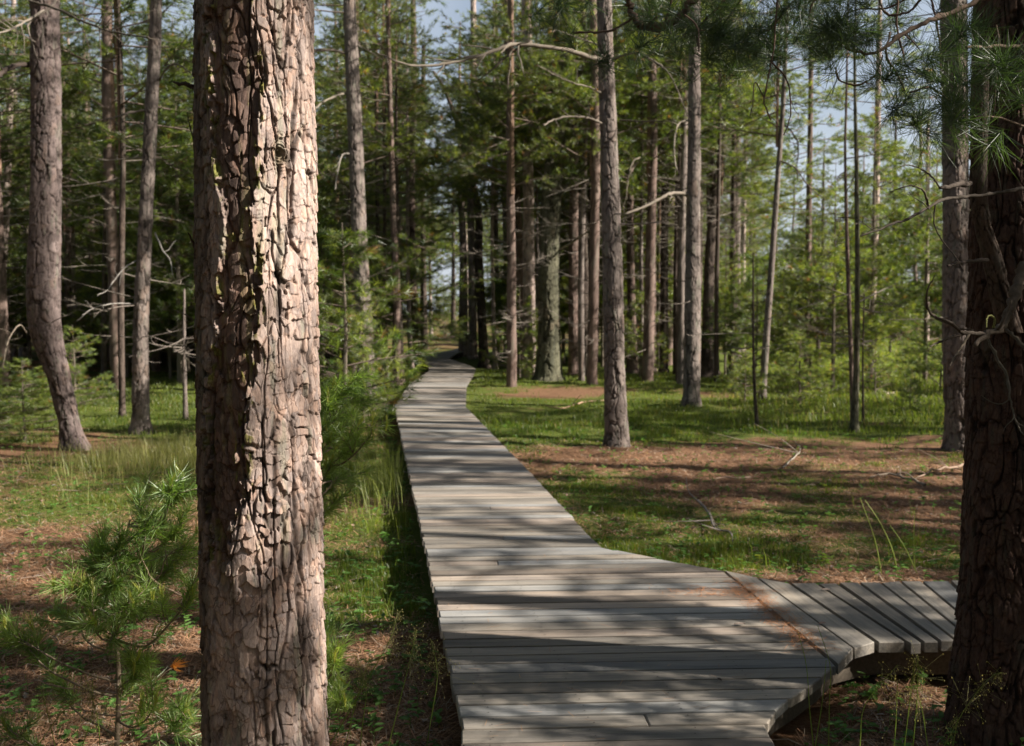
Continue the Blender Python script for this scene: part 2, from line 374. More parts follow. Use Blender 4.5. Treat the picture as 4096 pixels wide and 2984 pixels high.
def build_deck():
    rng = np.random.default_rng(11)
    root = thing('boardwalk', 'grey weathered plank boardwalk winding away between the pines', 'boardwalk')
    ca, sa = math.cos(DECK_ANG), math.sin(DECK_ANG)
    def loc(p): return np.array([p[0] * ca + p[1] * sa, -p[0] * sa + p[1] * ca])     # to board axes
    def wor(p): return np.array([p[0] * ca - p[1] * sa, p[0] * sa + p[1] * ca])
    L = np.array([loc(on_z(*p, DECK_Z)) for p in LEFT]); R = np.array([loc(on_z(*p, DECK_Z)) for p in RIGHT])
    v = max(L[0, 1], R[0, 1]); end = min(L[-1, 1], R[-1, 1])
    B = MB(); E = []
    xl = lambda q: np.interp(q, L[:, 1], L[:, 0]); xr = lambda q: np.interp(q, R[:, 1], R[:, 0])
    pitch = .128
    while v < end:
        g = .0045 + .0045 * rng.random(); a, b = v + g, v + pitch - g
        l0, l1, r0, r1 = xl(a), xl(b), xr(a), xr(b)
        j = rng.uniform(-.008, .008, 2)
        segs = [(l0 + j[0], l1 + j[0], r0 + j[1], r1 + j[1])]
        if v < 9 and rng.random() < .12:
            m = rng.uniform(l0 + .4, r0 - .4); segs = [(l0 + j[0], l1 + j[0], m - .002, m - .002), (m + .002, m + .002, r0 + j[1], r1 + j[1])]
        for s in segs:
            board(B, E, [wor((s[0], a)), wor((s[2], a)), wor((s[3], b)), wor((s[1], b))], DECK_Z, rng)
        if v < 9.5:
            for xx in np.arange(l0 + .12, r0 - .05, .41):
                for f in (.25, .75):
                    c = wor((xx + rng.normal() * .006, a + (b - a) * f)); rr = .0042; an = np.arange(6) * PI / 3
                    NV = np.stack([c[0] + rr * np.cos(an), c[1] + rr * np.sin(an), np.full(6, DECK_Z + .0055)], 1); E.append(NV); B.add(NV, [[0, 1, 2], [0, 2, 3], [0, 3, 4], [0, 4, 5]], None, (.05, .04, .035))
        v += pitch
    B.obj('deck', M_WOOD, root, extra=np.concatenate(E))
    B = MB(); E = []
    for k in range(len(BRANCH) - 1):
        a0, a1 = [on_z(*p, DECK_Z)[:2] for p in BRANCH[k]]; b0, b1 = [on_z(*p, DECK_Z)[:2] for p in BRANCH[k + 1]]
        gap = .009 + .006 * rng.random(); dn = norm((b0 - a0)[None])[0] * gap; df = norm((b1 - a1)[None])[0] * gap
        o = rng.uniform(-.02, .02) * norm((a1 - a0)[None])[0]
        board(B, E, [a1 + df + o, b1 - df + o, b0 - dn, a0 + dn][::1], DECK_Z + (.004 if k == 0 else 0), rng, .055)
        # grain runs along the board: swap the axes
        e = E[-1]; ax = norm((a1 - a0)[None])[0]; ay = np.array([-ax[1], ax[0]]); V = B.V[-1]; of = rng.uniform(0, 50, 2)
        E[-1] = np.stack([V[:, :2] @ ax + of[0], V[:, :2] @ ay + of[1], V[:, 2]], 1)
    B.obj('side_deck', M_WOOD, root, extra=np.concatenate(E))
    # joists carrying the planks, set in from the edges
    def beam(pts, inset):
        P = np.array([on_z(*p, DECK_Z)[:2] for p in pts]); T = norm(np.gradient(P, axis=0)); Nn = np.stack([-T[:, 1], T[:, 0]], 1)
        P = P + Nn * inset; a, b = P - Nn * .025, P + Nn * .025
        n = len(P); V = []
        for z in (DECK_Z - .205, DECK_Z - .06):
            V += [np.column_stack([a, np.full(n, z)]), np.column_stack([b, np.full(n, z)])]
        V = np.vstack(V); i = np.arange(n - 1); F = []
        for s, t_ in ((0, 2 * n), (n, 3 * n)): F.append(np.stack([s + i, s + i + 1, t_ + i + 1, t_ + i], 1))
        F.append(np.stack([2 * n + i, 2 * n + i + 1, 3 * n + i + 1, 3 * n + i], 1))
        B = MB(); B.add(V, None, np.vstack(F), (.11, .09, .07)); B.obj('support_beam', M_TWIG, root)
    beam(LEFT, -.1); beam([(3250, 3300), (3110, 2984), (3061, 2902), (3114, 2822), (3186, 2766), (3255, 2723), (3343, 2658)], .12); beam([(2894, 2281), (2402, 2189), (2132, 1900), (1862, 1626), (1866, 1542), (1893, 1499), (1905, 1472)], .12)
    beam([(3352, 2661), (3417, 2596), (3508, 2570), (4565, 2566)], .13); beam([(3028, 2310), (3160, 2333), (3266, 2333), (4430, 2322)], -.1)
    return L, R
DL, DR = build_deck()
def on_deck(x, y, pad=.03):
    ca, sa = math.cos(DECK_ANG), math.sin(DECK_ANG)
    u = x * ca + y * sa; v = -x * sa + y * ca
    m = (u > np.interp(v, DL[:, 1], DL[:, 0]) - pad) & (u < np.interp(v, DR[:, 1], DR[:, 0]) + pad) & (v < DL[-1, 1])
    a = on_z(2894, 2300, DECK_Z); b = on_z(4480, 2322, DECK_Z); c = on_z(3417, 2590, DECK_Z)
    m2 = (y < a[1] + pad + .02) & (y > c[1] - pad) & (x > a[0] + (a[1] - y) * .6) & (x < b[0])
    return m | m2

# ------------------------------------------------------------------ trunks
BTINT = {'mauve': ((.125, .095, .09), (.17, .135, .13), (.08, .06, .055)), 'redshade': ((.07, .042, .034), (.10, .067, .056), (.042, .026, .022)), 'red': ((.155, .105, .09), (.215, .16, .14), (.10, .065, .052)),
         'grey': ((.15, .122, .112), (.22, .185, .168), (.095, .078, .07)), 'dark': ((.075, .056, .048), (.115, .09, .076), (.055, .04, .034)), 'moss': ((.085, .085, .058), (.135, .13, .09), (.06, .058, .04)), 'pale': ((.28, .215, .19), (.50, .405, .37), (.14, .098, .08))}
def trunk_mesh(P, R, tint, seed, sides, dz, amp, name='trunk', mat=None, zrows=None, cell=1.0, hero=False, layers=4):
    P = np.asarray(P, float); R = np.asarray(R, float)
    L = np.concatenate([[0], np.cumsum(np.linalg.norm(np.diff(P, axis=0), axis=1))])
    n = int(L[-1] / dz) + 2
    Pc, Rc = resample(P, R, max(n, 12)) if zrows is None else (None, None)
    if zrows is not None:
        Pc = np.stack([np.interp(zrows, P[:, 2], P[:, 0]), np.interp(zrows, P[:, 2], P[:, 1]), zrows], 1); Rc = np.interp(zrows, P[:, 2], R)
    m = len(Pc)
    th = np.arange(sides) * 2 * PI / sides
    TH = np.tile(th, (m, 1)); Z = np.tile(Pc[:, 2:3], (1, sides)); RR = np.tile(Rc[:, None], (1, sides))
    ct, st_ = np.cos(TH), np.sin(TH); s = seed
    R0 = float(np.median(Rc)); circ = 2 * PI * R0
    q = R0 / .19 / cell; zc = Z / cell
    wx = (fbm(ct * 1.6 * q + 7, st_ * 1.6 * q, zc * 3.2, s, 3) - .5); wz = (fbm(ct * 2.2 * q, st_ * 2.2 * q, zc * 5, s + 5, 3) - .5)
    NA = max(5, round(circ / (.062 * cell)))
    f1, f2, a1, a2, dx, dy = voro(TH / (2 * PI) * NA + wx * 2.2, zc / .34 + wz * 1.6, s + 1, NA)
    e = f2 - f1
    gate = sstep(.32, .62, fbm(ct * 3 * q + 3, st_ * 3 * q, zc * 3.5, s + 9, 3))
    rag = fbm(ct * 26 * q, st_ * 26 * q, zc * 34, s + 14, 3) - .5
    crack = (1 - sstep(.02, .13, e + rag * .12)) * (.25 + .75 * gate)
    NB = max(8, round(circ / (.034 * cell)))
    g1, g2, v1, v2, _, _ = voro(TH / (2 * PI) * NB + wx * 1.7, zc / .15 + wz * 1.3, s + 2, NB)
    crack = np.maximum(crack, (.38 if hero else .7) * (1 - sstep(.01, .09, g2 - g1 + rag * .1)) * sstep(.42, .6, fbm(ct * 5 * q, st_ * 5 * q, zc * 6, s + 19, 3)))
    # overlapping flat flakes: each layer lays ragged sheets over the ones before, lifted at one end
    H_ = np.zeros(TH.shape); hc1 = a1 * .5; hc2 = a2; hc3 = a2 * 0 + .5; edge = np.zeros(TH.shape); w0 = (.125 if hero else .115) * cell
    for li in range(layers):
        NW = max(5, round(circ / w0)); l0 = w0 * (2.5 - .2 * li)
        p1, p2, pa, pb, pdx, pdy = voro(TH / (2 * PI) * NW + wx * (.8 * .078 * cell / w0) + li * .37, Z / l0 + wz * (.8 * .078 * cell / w0) + li * 7.3, s + 100 + li, NW)
        ee = p2 - p1 + rag * .42
        mk = sstep(.07, .12, ee) * (pa > (.56 if hero else .45))
        hi = (.7 + .2 * li + (pb - .5) * .3 + ((pb - .5) * 1.3 * pdx - (.35 + .5 * pa) * pdy) * .9) * mk
        up_ = hi > H_
        edge = np.where(up_, (1 - sstep(.10, .24, ee)) , edge)
        H_ = np.where(up_, hi, H_); hc1 = np.where(up_, h3((pa * 9999).astype(np.int64), (pb * 9999).astype(np.int64), np.full(TH.shape, li), s), hc1); hc2 = np.where(up_, pb, hc2); hc3 = np.where(up_, (li + 1) / layers, hc3 * 1.0)
        w0 *= .82
    fr1 = hc1; fr2 = hc1
    m1 = fbm(ct * 2.6 * q, st_ * 2.6 * q, zc * 3, s + 90, 2)
    fine = fbm(ct * 45 * q, st_ * 45 * q, zc * 110, s + 4, 2) - .5
    h = (a1 - .5) * .5 - crack * 1.5 + (H_ - 1.3) * .95 + (m1 - .5) * 1.0 + rag * .16 + fine * .10
    base, lite, darkc = [np.array(c) for c in BTINT[tint]]
    mixc = np.clip(.05 + .65 * hc1 + .3 * hc3 + .35 * (m1 - .5) + .25 * (a2 - .5), 0, 1)[..., None]
    Cc = base * (1 - mixc) + lite * mixc
    fr = (sstep(.72, .9, hc1 * .6 + hc2 * .4) * .5)[..., None]; Cc = Cc * (1 - fr * .6) + np.array([.40, .25, .18]) * (base.mean() / .22) * fr * .6
    lich = sstep(.60, .72, fbm(ct * 7 * q, st_ * 7 * q, zc * 7, s + 21, 5))[..., None] * .5
    Cc = Cc * (1 - lich) + np.array([.27, .28, .22]) * lich * (base.mean() / .2)
    low = (1 - sstep(.2, .75, H_)) * .55
    ck = np.clip(crack + low + edge * .12, 0, 1)[..., None]
    Cc = Cc * (1 - ck * .82) + darkc * ck * .2
    b1, b2, c1, c2 = hc1, hc2, hc3, hc2
    D = h * amp
    if hero:
        # band where the outer bark has broken away, mossy along its rims (angle measured round the trunk)
        ang = np.degrees(np.arctan2(np.sin(TH), np.cos(TH)))
        cen = -102 + 8 * np.sin(Z * 3.3 + .6) + 16 * (fbm(Z * 3, Z * 0, Z * 0, s + 40, 3) - .5); wid = 9 + 16 * sstep(.35, .7, fbm(Z * 2.4 + 3, Z * 0, Z * 0, s + 41, 3))
        wob = 12 * (fbm(ct * 9, st_ * 9, Z * 12, s + 42, 3) - .5) + (b1 - .5) * 9
        dist = np.abs(ang - cen + wob + rag * 14) - wid
        inn = 1 - sstep(-1.2, 1.2, dist)
        on = sstep(1.05, 1.3, Z)
        inn = inn * on
        D = D * (1 - inn * .2) - inn * .016 + (1 - inn) * .0
        rim = .8 * np.exp(-(dist / 4.5) ** 2) * on * sstep(.52, .68, fbm(ct * 14, st_ * 14, Z * 22, s + 43, 3))
        D = D + rim * .004
        ic = np.array([.085, .05, .04]) * (1 - .4 * c1[..., None]) + np.array([.09, .055, .04]) * b1[..., None] + np.array([.05, .06, .012]) * sstep(.55, .7, fbm(ct * 8, st_ * 8, Z * 7, s + 44, 3))[..., None]
        Cc = Cc * (1 - inn[..., None] * .8) + ic * inn[..., None] * .8
        ms = np.clip(rim * 1.3, 0, .9)[..., None]; Cc = Cc * (1 - ms) + np.array([.12, .125, .03]) * (.5 + c1[..., None]) * ms
        # vertical deep furrows on the sunny flank
        for a0, ph, dp in ((-37, 0, .012), (-58, 1.7, .008), (-24, 3.1, .009), (-75, 4.4, .007), (-128, 2.2, .01), (-148, .8, .01)):
            c0 = a0 + 5 * np.sin(Z * 2.7 + ph) + 9 * (fbm(Z * 9 + ph, Z * 0, Z * 0, s + 50, 4) - .5)
            wd = .6 + 2.3 * sstep(.4, .75, fbm(Z * 6 + ph * 3, Z * 0 + a0, Z * 0, s + 51, 3))
            fu = np.exp(-((ang - c0) / wd) ** 2) * sstep(.3, .5, fbm(Z * 4 + ph * 5, Z * 0, Z * 0, s + 52, 3))
            D = D - fu * dp; Cc = Cc * (1 - .7 * fu[..., None])
        # shade painted into the bark colour on the side turned away from the sun
        shade_ = (sstep(.15, .55, -np.cos(TH + .35)) * (.55 + .45 * fbm(ct * 3, st_ * 3, Z * 2, s + 61, 3)))[..., None]
        Cc = Cc * (1 - shade_) + Cc * np.array([.30, .31, .29]) * shade_
        # knot with a burr round it
        kz, ka = 2.37, -52
        rr_ = np.hypot((ang - ka) / 57.3 * RR, (Z - kz) * .8)
        D = D + .012 * np.exp(-(rr_ / .03) ** 2) - .03 * np.exp(-(rr_ / .012) ** 2) + .004 * np.sin(rr_ * 900) * np.exp(-(rr_ / .03) ** 2)
        kk = np.exp(-(rr_ / .024) ** 2)[..., None]; Cc = Cc * (1 - .75 * kk) + np.array([.10, .09, .05]) * .7 * kk
    rad = RR + D
    if hero or sides >= 40:
        rad = rad * (1 + .03 * np.sin(TH * 3 + s) + .02 * np.sin(TH * 5 + Z * 1.5))
    V = np.stack([Pc[:, 0:1] + rad * ct, Pc[:, 1:2] + rad * st_, Z], -1).reshape(-1, 3)
    i = np.arange(m - 1)[:, None] * sides; j = np.arange(sides)[None]; j2 = (j + 1) % sides
    q = np.stack([i + j, i + j2, i + sides + j2, i + sides + j], -1).reshape(-1, 4)
    B = MB(); B.add(V, None, q, np.clip(Cc, 0, 1).reshape(-1, 3))
    return B.mesh(name, mat or M_BARK, smooth=True)

# ------------------------------------------------------------------ crowns (shared meshes)
GREENS = np.array([(.09, .12, .028), (.13, .16, .036), (.18, .195, .045), (.055, .085, .03)])
def leaf_cols(rng, n, young=.0, dead=.03, tone=1.0):
    c = GREENS[rng.integers(0, 4, n)] * rng.uniform(.8, 1.3, n)[:, None] * tone
    y = rng.random(n) < young; c[y] = np.array([.2, .26, .06])
    d = rng.random(n) < dead; c[d] = np.array([.28, .14, .05]) * rng.uniform(.6, 1.1, d.sum())[:, None]
    return c
def add_branch(B, rng, o, az, length, r0, up=.1, live=True, tufts=None, tw=1.0, wcol=(.16, .12, .10)):
    """a limb with side twigs; tufts collects shoot tips"""
    n = 6; t = np.linspace(0, 1, n); d = np.array([math.cos(az), math.sin(az), 0]); s = np.array([-d[1], d[0], 0])
    wob = rng.uniform(-.12, .12); P = o + np.outer(t * length, d) + np.outer(np.sin(t * PI * rng.uniform(.7, 1.5)) * length * wob, s)
    P[:, 2] += (up * t + rng.uniform(-.15, .3) * t * t) * length
    tube(B, P, r0 * (1 - .8 * t), 4, wcol)
    nt_ = max(3, int(length / .16 * tw))
    for k in range(nt_):
        q = rng.uniform(.22 if live else .3, 1); side = rng.choice((-1, 1)); b = P[0] * 0
        b = np.array([np.interp(q, t, P[:, i]) for i in range(3)])
        a2 = az + side * rng.uniform(.5, 1.1); l2 = length * rng.uniform(.16, .42) * (1.15 - .6 * q)
        dd = np.array([math.cos(a2), math.sin(a2), rng.uniform(-.35, .75)])
        e = b + dd * l2; mid = (b + e) / 2 + np.array([0, 0, -.06 * l2])
        tube(B, [b, mid, e], r0 * np.array([.3, .22, .12]) + .001, 3, wcol)
        if live:
            m = max(1, int(l2 / .11))
            for j in range(m):
                f = 1 - j * .8 / m; tufts.append((b + (e - b) * f + rng.normal(size=3) * .02, dd + rng.normal(size=3) * .35 + np.array([0, 0, .25])))
    if live: tufts.append((P[-1], P[-1] - P[-2]))
def crown_tall(seed, H=9.0, rad=2.1, nb=64, L=.15, w=.011, k=17, tone=1.0, low=0):
    rng = np.random.default_rng(seed); B = MB(); T = []
    for i in range(low): add_branch(B, rng, np.array([0, 0, rng.uniform(-4.6, .2)]), rng.uniform(0, 2 * PI), rng.uniform(.4, 1.7), .012, rng.uniform(-.4, .3), False, None, 1.3, np.array((.20, .17, .145)) * rng.uniform(.5, 1.4))
    tube(B, [(0, 0, 0), (0, 0, H * .5), (0, 0, H)], [.085 if low else .02, .05 if low else .018, .012], 6, (.22, .14, .10))
    for i in range(nb):
        z = H * (.02 + .97 * (i + rng.random()) / nb); f = z / H
        r = rad * (.55 + .45 * math.sin(PI * min(1, f * 1.5 + .12))) * (1 - f) ** .55 * rng.uniform(.55, 1.15) + .2
        add_branch(B, rng, np.array([0, 0, z]), rng.uniform(0, 2 * PI), r, .02 * (1 - .5 * f), rng.uniform(-.45, .45), True, T, 1.4)
    P = np.array([a for a, b in T]); D = np.array([b for a, b in T]); print('tall tufts', len(P))
    needles(B, P, D, L, w, k, rng, (.2, 1.2), .8, leaf_cols(rng, len(P), tone=tone), 1)
    return B.mesh('crown', [M_TWIG, M_LEAF])
def crown_young(seed, H=6.0, rad=1.5, z0=.6, L=.11, w=.006, k=15, young=.06, dens=1.0, tone=1.1, dead=.02):
    rng = np.random.default_rng(seed); B = MB(); T = []
    tube(B, [(0, 0, -.1), (.03, 0, H * .5), (0, .02, H)], [.05 * H / 6 + .006, .03 * H / 6 + .004, .004], 6, (.17, .14, .11))
    z = z0
    while z < H - .05:
        f = (z - z0) / (H - z0); nb = rng.integers(3, 6)
        for j in range(nb):
            r = (rad * (1 - f) ** .75 * rng.uniform(.5, 1.15) + .12)
            add_branch(B, rng, np.array([0, 0, z + rng.uniform(-.1, .1)]), rng.uniform(0, 2 * PI), r, .012 * (1 - .5 * f), rng.uniform(.05, .45), rng.random() < .35 + 2.2 * f * 1.0 + .3, T, 1.3 * dens)
        z += rng.uniform(.2, .36) * (H / 6) ** .5
    P = np.array([a for a, b in T]); D = np.array([b for a, b in T]); print('young tufts', len(P))
    needles(B, P, D, L, w, k, rng, (.2, 1.2), .8, leaf_cols(rng, len(P), young, dead, tone), 1)
    return B.mesh('crown', [M_TWIG, M_LEAF])
TALL = [crown_tall(100 + i, 9.0, 2.3 if i < 3 else 1.8, 46) for i in range(4)]
UNDER = [crown_young(200 + i, 6.0, 1.6 + .3 * (i % 3), .9, L=.13, w=.010, k=18, dens=1.9) for i in range(5)]
YOUNG = [crown_young(300 + i, 2.6, .95, .2, .12, .0062, 24, .10, 2.4, 1.35) for i in range(3)]
TALLF = [crown_tall(400 + i, 9.0, [3.0, 2.3, 3.3, 2.7, 2.0][i], [64, 56, 66, 54, 58][i], tone=[1, 1.1, .9, 1.2, 1][i], low=44) for i in range(5)]
FARTRUNK = []
for i in range(5):
    rg = random.Random(i); P = [(0, 0, -.3), (0, 0, .15), (rg.uniform(-.06, .06), 0, 3), (rg.uniform(-.15, .15), rg.uniform(-.1, .1), 7), (rg.uniform(-.12, .12), 0, 11), (0, 0, 14.5)]
    FARTRUNK.append(trunk_mesh(P, [.21, .155, .135, .115, .085, .02], ['red', 'grey', 'pale', 'dark', 'red'][i], 60 + i, 14, .22, .012, mat=M_FARBARK, cell=2.0))

# ------------------------------------------------------------------ pines traced from the photograph
CROWNS_AT = []
def traced(label, pts, tint, seed, yb=None, depth=None, H=14, crown=True, name='pine_tree', flare=1.4, nlimb=6, fine=None, group=None, cat='pine tree', cr=None, cw=None):
    """pts: (x, y, width) on the 2268 px view from the top of the frame down to the base"""
    d = depth or on_z(pts[-1][0] * K, pts[-1][1] * K)[1]
    P = []; R = []
    for x, y, w in pts:
        p = at_y(x * K, y * K, d); P.append(p); R.append(w * K * (d / cp) / FPX / 2)
    base = P[-1].copy(); slope = (P[-1] - P[-2]) / max(1e-6, P[-2][2] - P[-1][2])
    if base[2] > .05: base = base + slope * base[2]; base[2] = 0; P.append(base.copy()); R.append(R[-1] * 1.05)
    g = float(gz(np.array([base[0]]), np.array([base[1]]))[0])
    P.append(P[-1] + np.array([0, 0, -.35])); R[-1] *= 1.0; R.append(R[-1] * flare * 1.1)
    P = np.array(P[::-1]); R = np.array(R[::-1])
    top = P[-1].copy()
    if H > top[2] + .5:
        n = 4
        for k in range(1, n + 1):
            f = k / n; P = np.vstack([P, [top[0] + (P[-1][0] - P[-2][0]) * 0, top[1], top[2] + (H - top[2]) * f]]); R = np.append(R, R[len(R) - k] * 0 + R[list(range(len(R)))[-k]] * 1 if False else max(.015, R[-1] * (1 - f * .45)))
    # root flare
    Pz = P[:, 2]
    f0 = np.interp([.0, .12, .35], Pz, R); px_ = np.interp([.12, .35], Pz, P[:, 0])
    ins = [(np.array([np.interp(z, Pz, P[:, 0]), d, z]), r) for z, r in ((.0, f0[0] * flare), (.12, f0[1] * (1 + (flare - 1) * .5)), (.35, f0[2] * 1.03))]
    A = [(P[0], R[0])] + ins + [(p, r) for p, r in zip(P[1:], R[1:]) if p[2] > .5]
    P = np.array([a[0] for a in A]); R = np.array([a[1] for a in A])
    b0 = np.array([base[0], d, g])
    t = thing(name, label, cat, tuple(b0), group)
    wpx = pts[-1][2]
    pxm = FPX / 4 / d                       # render pixels per metre
    if fine is None: fine = 1.0
    dz = max(.012, .9 / pxm) / fine; sides = int(np.clip(2 * PI * R[2] / dz, 16, 110))
    me = trunk_mesh(P - b0 + np.array([0, 0, g]), R, tint, seed, sides, dz * 1.3, min(.016, R.mean() * .07), mat=M_BARK if d < 25 else M_FARBARK, cell=1.25 if d < 18 else 2.0)
    link('trunk', me, t, (0, 0, -g))
    rg = random.Random(seed)
    if crown:
        cm = cr or TALL[seed % 4]; z0 = H - 8.6
        xx = np.interp(min(z0 + 2, H - 1), P[:, 2], P[:, 0]) - b0[0]
        wd = cw or (1.5 if d < 25 else 1.35); link('crown', cm, t, (xx, 0, z0 - g + (3.2 if d < 25 else 0) + (2.8 if cw else 0)), rg.uniform(0, 6.28), (wd, wd, 1))
    rng = np.random.default_rng(seed)
    for k in range(nlimb):
        zz = rng.uniform(1.2, max(1.5, min((H or top[2]) * .62, 1.93 + 1250 / FPX * d + .5))); B = MB()
        o = np.array([np.interp(zz, P[:, 2], P[:, 0]) - b0[0], 0, zz - g]); rr = np.interp(zz, P[:, 2], R)
        L_ = rng.uniform(.25, 1.6); az = rng.uniform(0, 2 * PI)
        add_branch(B, rng, o, az, L_ + rr, .009 + .006 * L_ * rng.random(), rng.uniform(-.4, .35), False, None, .7, np.array((.25, .21, .18)) * rng.uniform(.5, 1.3))
        B.obj('branch', M_TWIG, t)
    return t, b0, d
def limb(tree, b0, pts, d0, d1, w0, w1, col=(.27, .23, .19), twigs=4, seed=1, name='branch'):
    """a traced branch in photo pixels; depth runs from d0 to d1"""
    rng = np.random.default_rng(seed); n = len(pts); B = MB()
    P = np.array([at_y(x, y, d0 + (d1 - d0) * i / (n - 1)) for i, (x, y) in enumerate(pts)]) - b0
    s = d0 / FPX / 2; R = np.linspace(w0, w1, n) * s
    m = n * 5; Q, Rq = resample(P, R, m); Q[1:-1] += rng.normal(size=(m - 2, 3)) * min(R.mean() * .3, .004)
    Rq = Rq * rng.uniform(.8, 1.25, m); Rq[rng.random(m) < .12] *= 1.25
    tube(B, Q, Rq, 7, col)
    for k in range(twigs):
        i = rng.integers(m // 4, m - 1); T = norm((Q[min(i + 1, m - 1)] - Q[i - 1])[None])[0]
        l = rng.uniform(.08, .3) * np.linalg.norm(P[-1] - P[0]); pr = norm(rng.normal(size=(1, 3)))[0]; dd = norm((T * .7 + pr * .8)[None])[0]
        pts_ = [Q[i]]; c = Q[i].copy()
        for j in range(4): dd = norm((dd + rng.normal(size=3) * .25)[None])[0]; c = c + dd * l / 4; pts_.append(c.copy())
        tube(B, pts_, np.linspace(Rq[i] * .55, Rq[i] * .15 + .0006, 5), 5, np.array(col) * rng.uniform(.7, 1.1), n=9)
    return B.obj(name, M_TWIG, tree, smooth=True)

# the big pine in front
def hero():
    d = 3.0; pts = [(562, -60, 258), (562, 0, 259), (563, 200, 262), (566, 400, 266), (569, 700, 269), (572, 1000, 273), (577, 1300, 276), (584, 1652, 281)]
    P = [at_y(x * K, y * K, d) for x, y, w in pts]; R = [w * K * (d / cp) / FPX / 2 * .955 for x, y, w in pts]
    P = P[::-1]; R = R[::-1]
    b = P[0].copy(); b0 = np.array([b[0] + .02, d, 0])
    P = [b0 + [0, 0, -.2], b0 + [0, 0, .1], b0 + [0, 0, .35]] + P + [P[-1] + [-.02, 0, 4], P[-1] + [0, .05, 8], P[-1] + [0, .05, 12]]
    R = [R[0] * 1.35, R[0] * 1.2, R[0] * 1.08] + R + [.15, .11, .03]
    z = np.concatenate([np.arange(-.2, .55, .03), np.arange(.55, 2.98, .0021), np.geomspace(3.0, 14.6, 60)])
    t = thing('pine_tree', 'large close pine with thick flaking bark, its right half sunlit, in the left foreground', 'pine tree', tuple(b0))
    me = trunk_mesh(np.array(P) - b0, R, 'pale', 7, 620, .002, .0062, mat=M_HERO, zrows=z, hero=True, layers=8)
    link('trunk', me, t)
    link('crown', TALL[0], t, (0, 0, 6.6), 1.0, (2.0, 2.0, 1))
    # stub of a broken twig on the left and two loose bark slivers
    limb(t, b0, [(790, 352), (745, 338), (718, 336), (693, 327)], 3.0, 2.95, 22, 5, (.08, .06, .05), 1, 3, 'branch_stub')
    limb(t, b0, [(790, 620), (770, 540), (755, 490), (749, 448)], 3.0, 2.98, 9, 3, (.12, .12, .06), 0, 4, 'bark_sliver')
    limb(t, b0, [(1240, 560), (1254, 620), (1262, 640), (1270, 652)], 2.98, 2.94, 10, 2, (.40, .32, .24), 0, 5, 'bark_sliver')
    limb(t, b0, [(770, 1280), (745, 1260), (720, 1250), (690, 1238)], 3.0, 2.95, 5, 2, (.2, .17, .14), 0, 6, 'branch_stub')
    limb(t, b0, [(785, 1010), (768, 960), (752, 930)], 2.98, 2.94, 14, 4, (.07, .05, .04), 0, 6, 'bark_sliver')
    return t, b0
hero()

TR = {}
def T(key, *a, **k): TR[key] = traced(*a, **k)
T('lean', 'thick reddish pine on the far left with a crooked leaning foot', [(100, 0, 60), (102, 300, 63), (100, 500, 66), (97, 650, 70), (104, 740, 66), (132, 840, 48), (150, 920, 42), (165, 992, 50)], 'mauve', 21, fine=1.3, nlimb=3)
T('b', 'slim grey pine between the leaning pine and the big front trunk', [(346, 0, 25), (338, 200, 28), (325, 450, 30), (318, 600, 32), (312, 750, 34), (312, 955, 38)], 'grey', 22, fine=1.3)
T('c', 'thin dark pine just right of the leaning pine, spindly and shaded', [(262, 0, 9), (272, 300, 11), (270, 500, 13), (268, 700, 14), (271, 925, 14)], 'dark', 23, H=10)
T('d', 'spindly dead sapling trunk near the left side of the big trunk', [(408, 640, 5), (408, 780, 8), (411, 930, 11)], 'grey', 24, H=0, crown=False, nlimb=10, name='dead_sapling', cat='dead sapling')
T('e', 'slender pine with a sunlit stretch cut by the left photo edge', [(30, 0, 10), (20, 300, 14), (14, 450, 17), (5, 600, 18), (0, 830, 20)], 'pale', 25)
T('f', 'grey straight pine behind the young bright pine beside the front trunk', [(773, 0, 27), (782, 200, 31), (790, 400, 33), (797, 560, 34), (808, 740, 36), (812, 874, 38)], 'grey', 26, fine=1.2)
T('g', 'thin pine left of the boardwalk bend, farthest left of three', [(858, 0, 9), (866, 300, 12), (872, 500, 14), (878, 700, 16), (880, 855, 20)], 'red', 27)
T('h', 'reddish pine at the left bank where the boardwalk narrows', [(915, 0, 10), (917, 200, 14), (911, 400, 15), (913, 600, 17), (916, 700, 20), (919, 806, 27)], 'red', 28)
T('i', 'very thin pale trunk touching the reddish pine on its left', [(902, 300, 6), (903, 550, 9), (906, 700, 10), (911, 818, 13)], 'pale', 29)
T('j', 'dark far trunk right behind the reddish pine at the boardwalk narrowing', [(938, 100, 9), (936, 400, 11), (938, 600, 12), (940, 775, 17)], 'dark', 30, nlimb=2)
T('k', 'thin pale trunk standing left of the grassy opening at the path end', [(951, 420, 5), (952, 600, 6), (955, 745, 9)], 'pale', 31, H=9, nlimb=2)
T('l', 'straight pine with a lit upper stem above the far end of the boardwalk', [(1048, 0, 12), (1050, 250, 17), (1046, 330, 16), (1043, 450, 16), (1045, 600, 17), (1048, 795, 20)], 'pale', 32)
T('m', 'dark pine with a bowed top leaning over the boardwalk bend', [(959, 157, 7), (986, 201, 9), (1016, 285, 11), (1033, 352, 12), (1050, 419, 14), (1060, 486, 16), (1060, 565, 18), (1065, 666, 20), (1072, 812, 23)], 'dark', 33, H=0, crown=False)
T('n', 'pale mottled pine nearest the far end of the boardwalk on its right', [(1018, 250, 8), (1020, 400, 12), (1026, 560, 17), (1026, 700, 20), (1027, 790, 24)], 'pale', 34)
T('o', 'narrow dark trunk beside the path end, left of the mottled pine', [(1004, 500, 6), (1004, 650, 9), (1004, 750, 14)], 'dark', 35, nlimb=2)
T('p', 'red pine with sunlit top stem, left one of a close pair in the middle', [(1120, 0, 15), (1128, 160, 18), (1137, 350, 20), (1146, 500, 22), (1150, 700, 23), (1152, 828, 26)], 'red', 36)
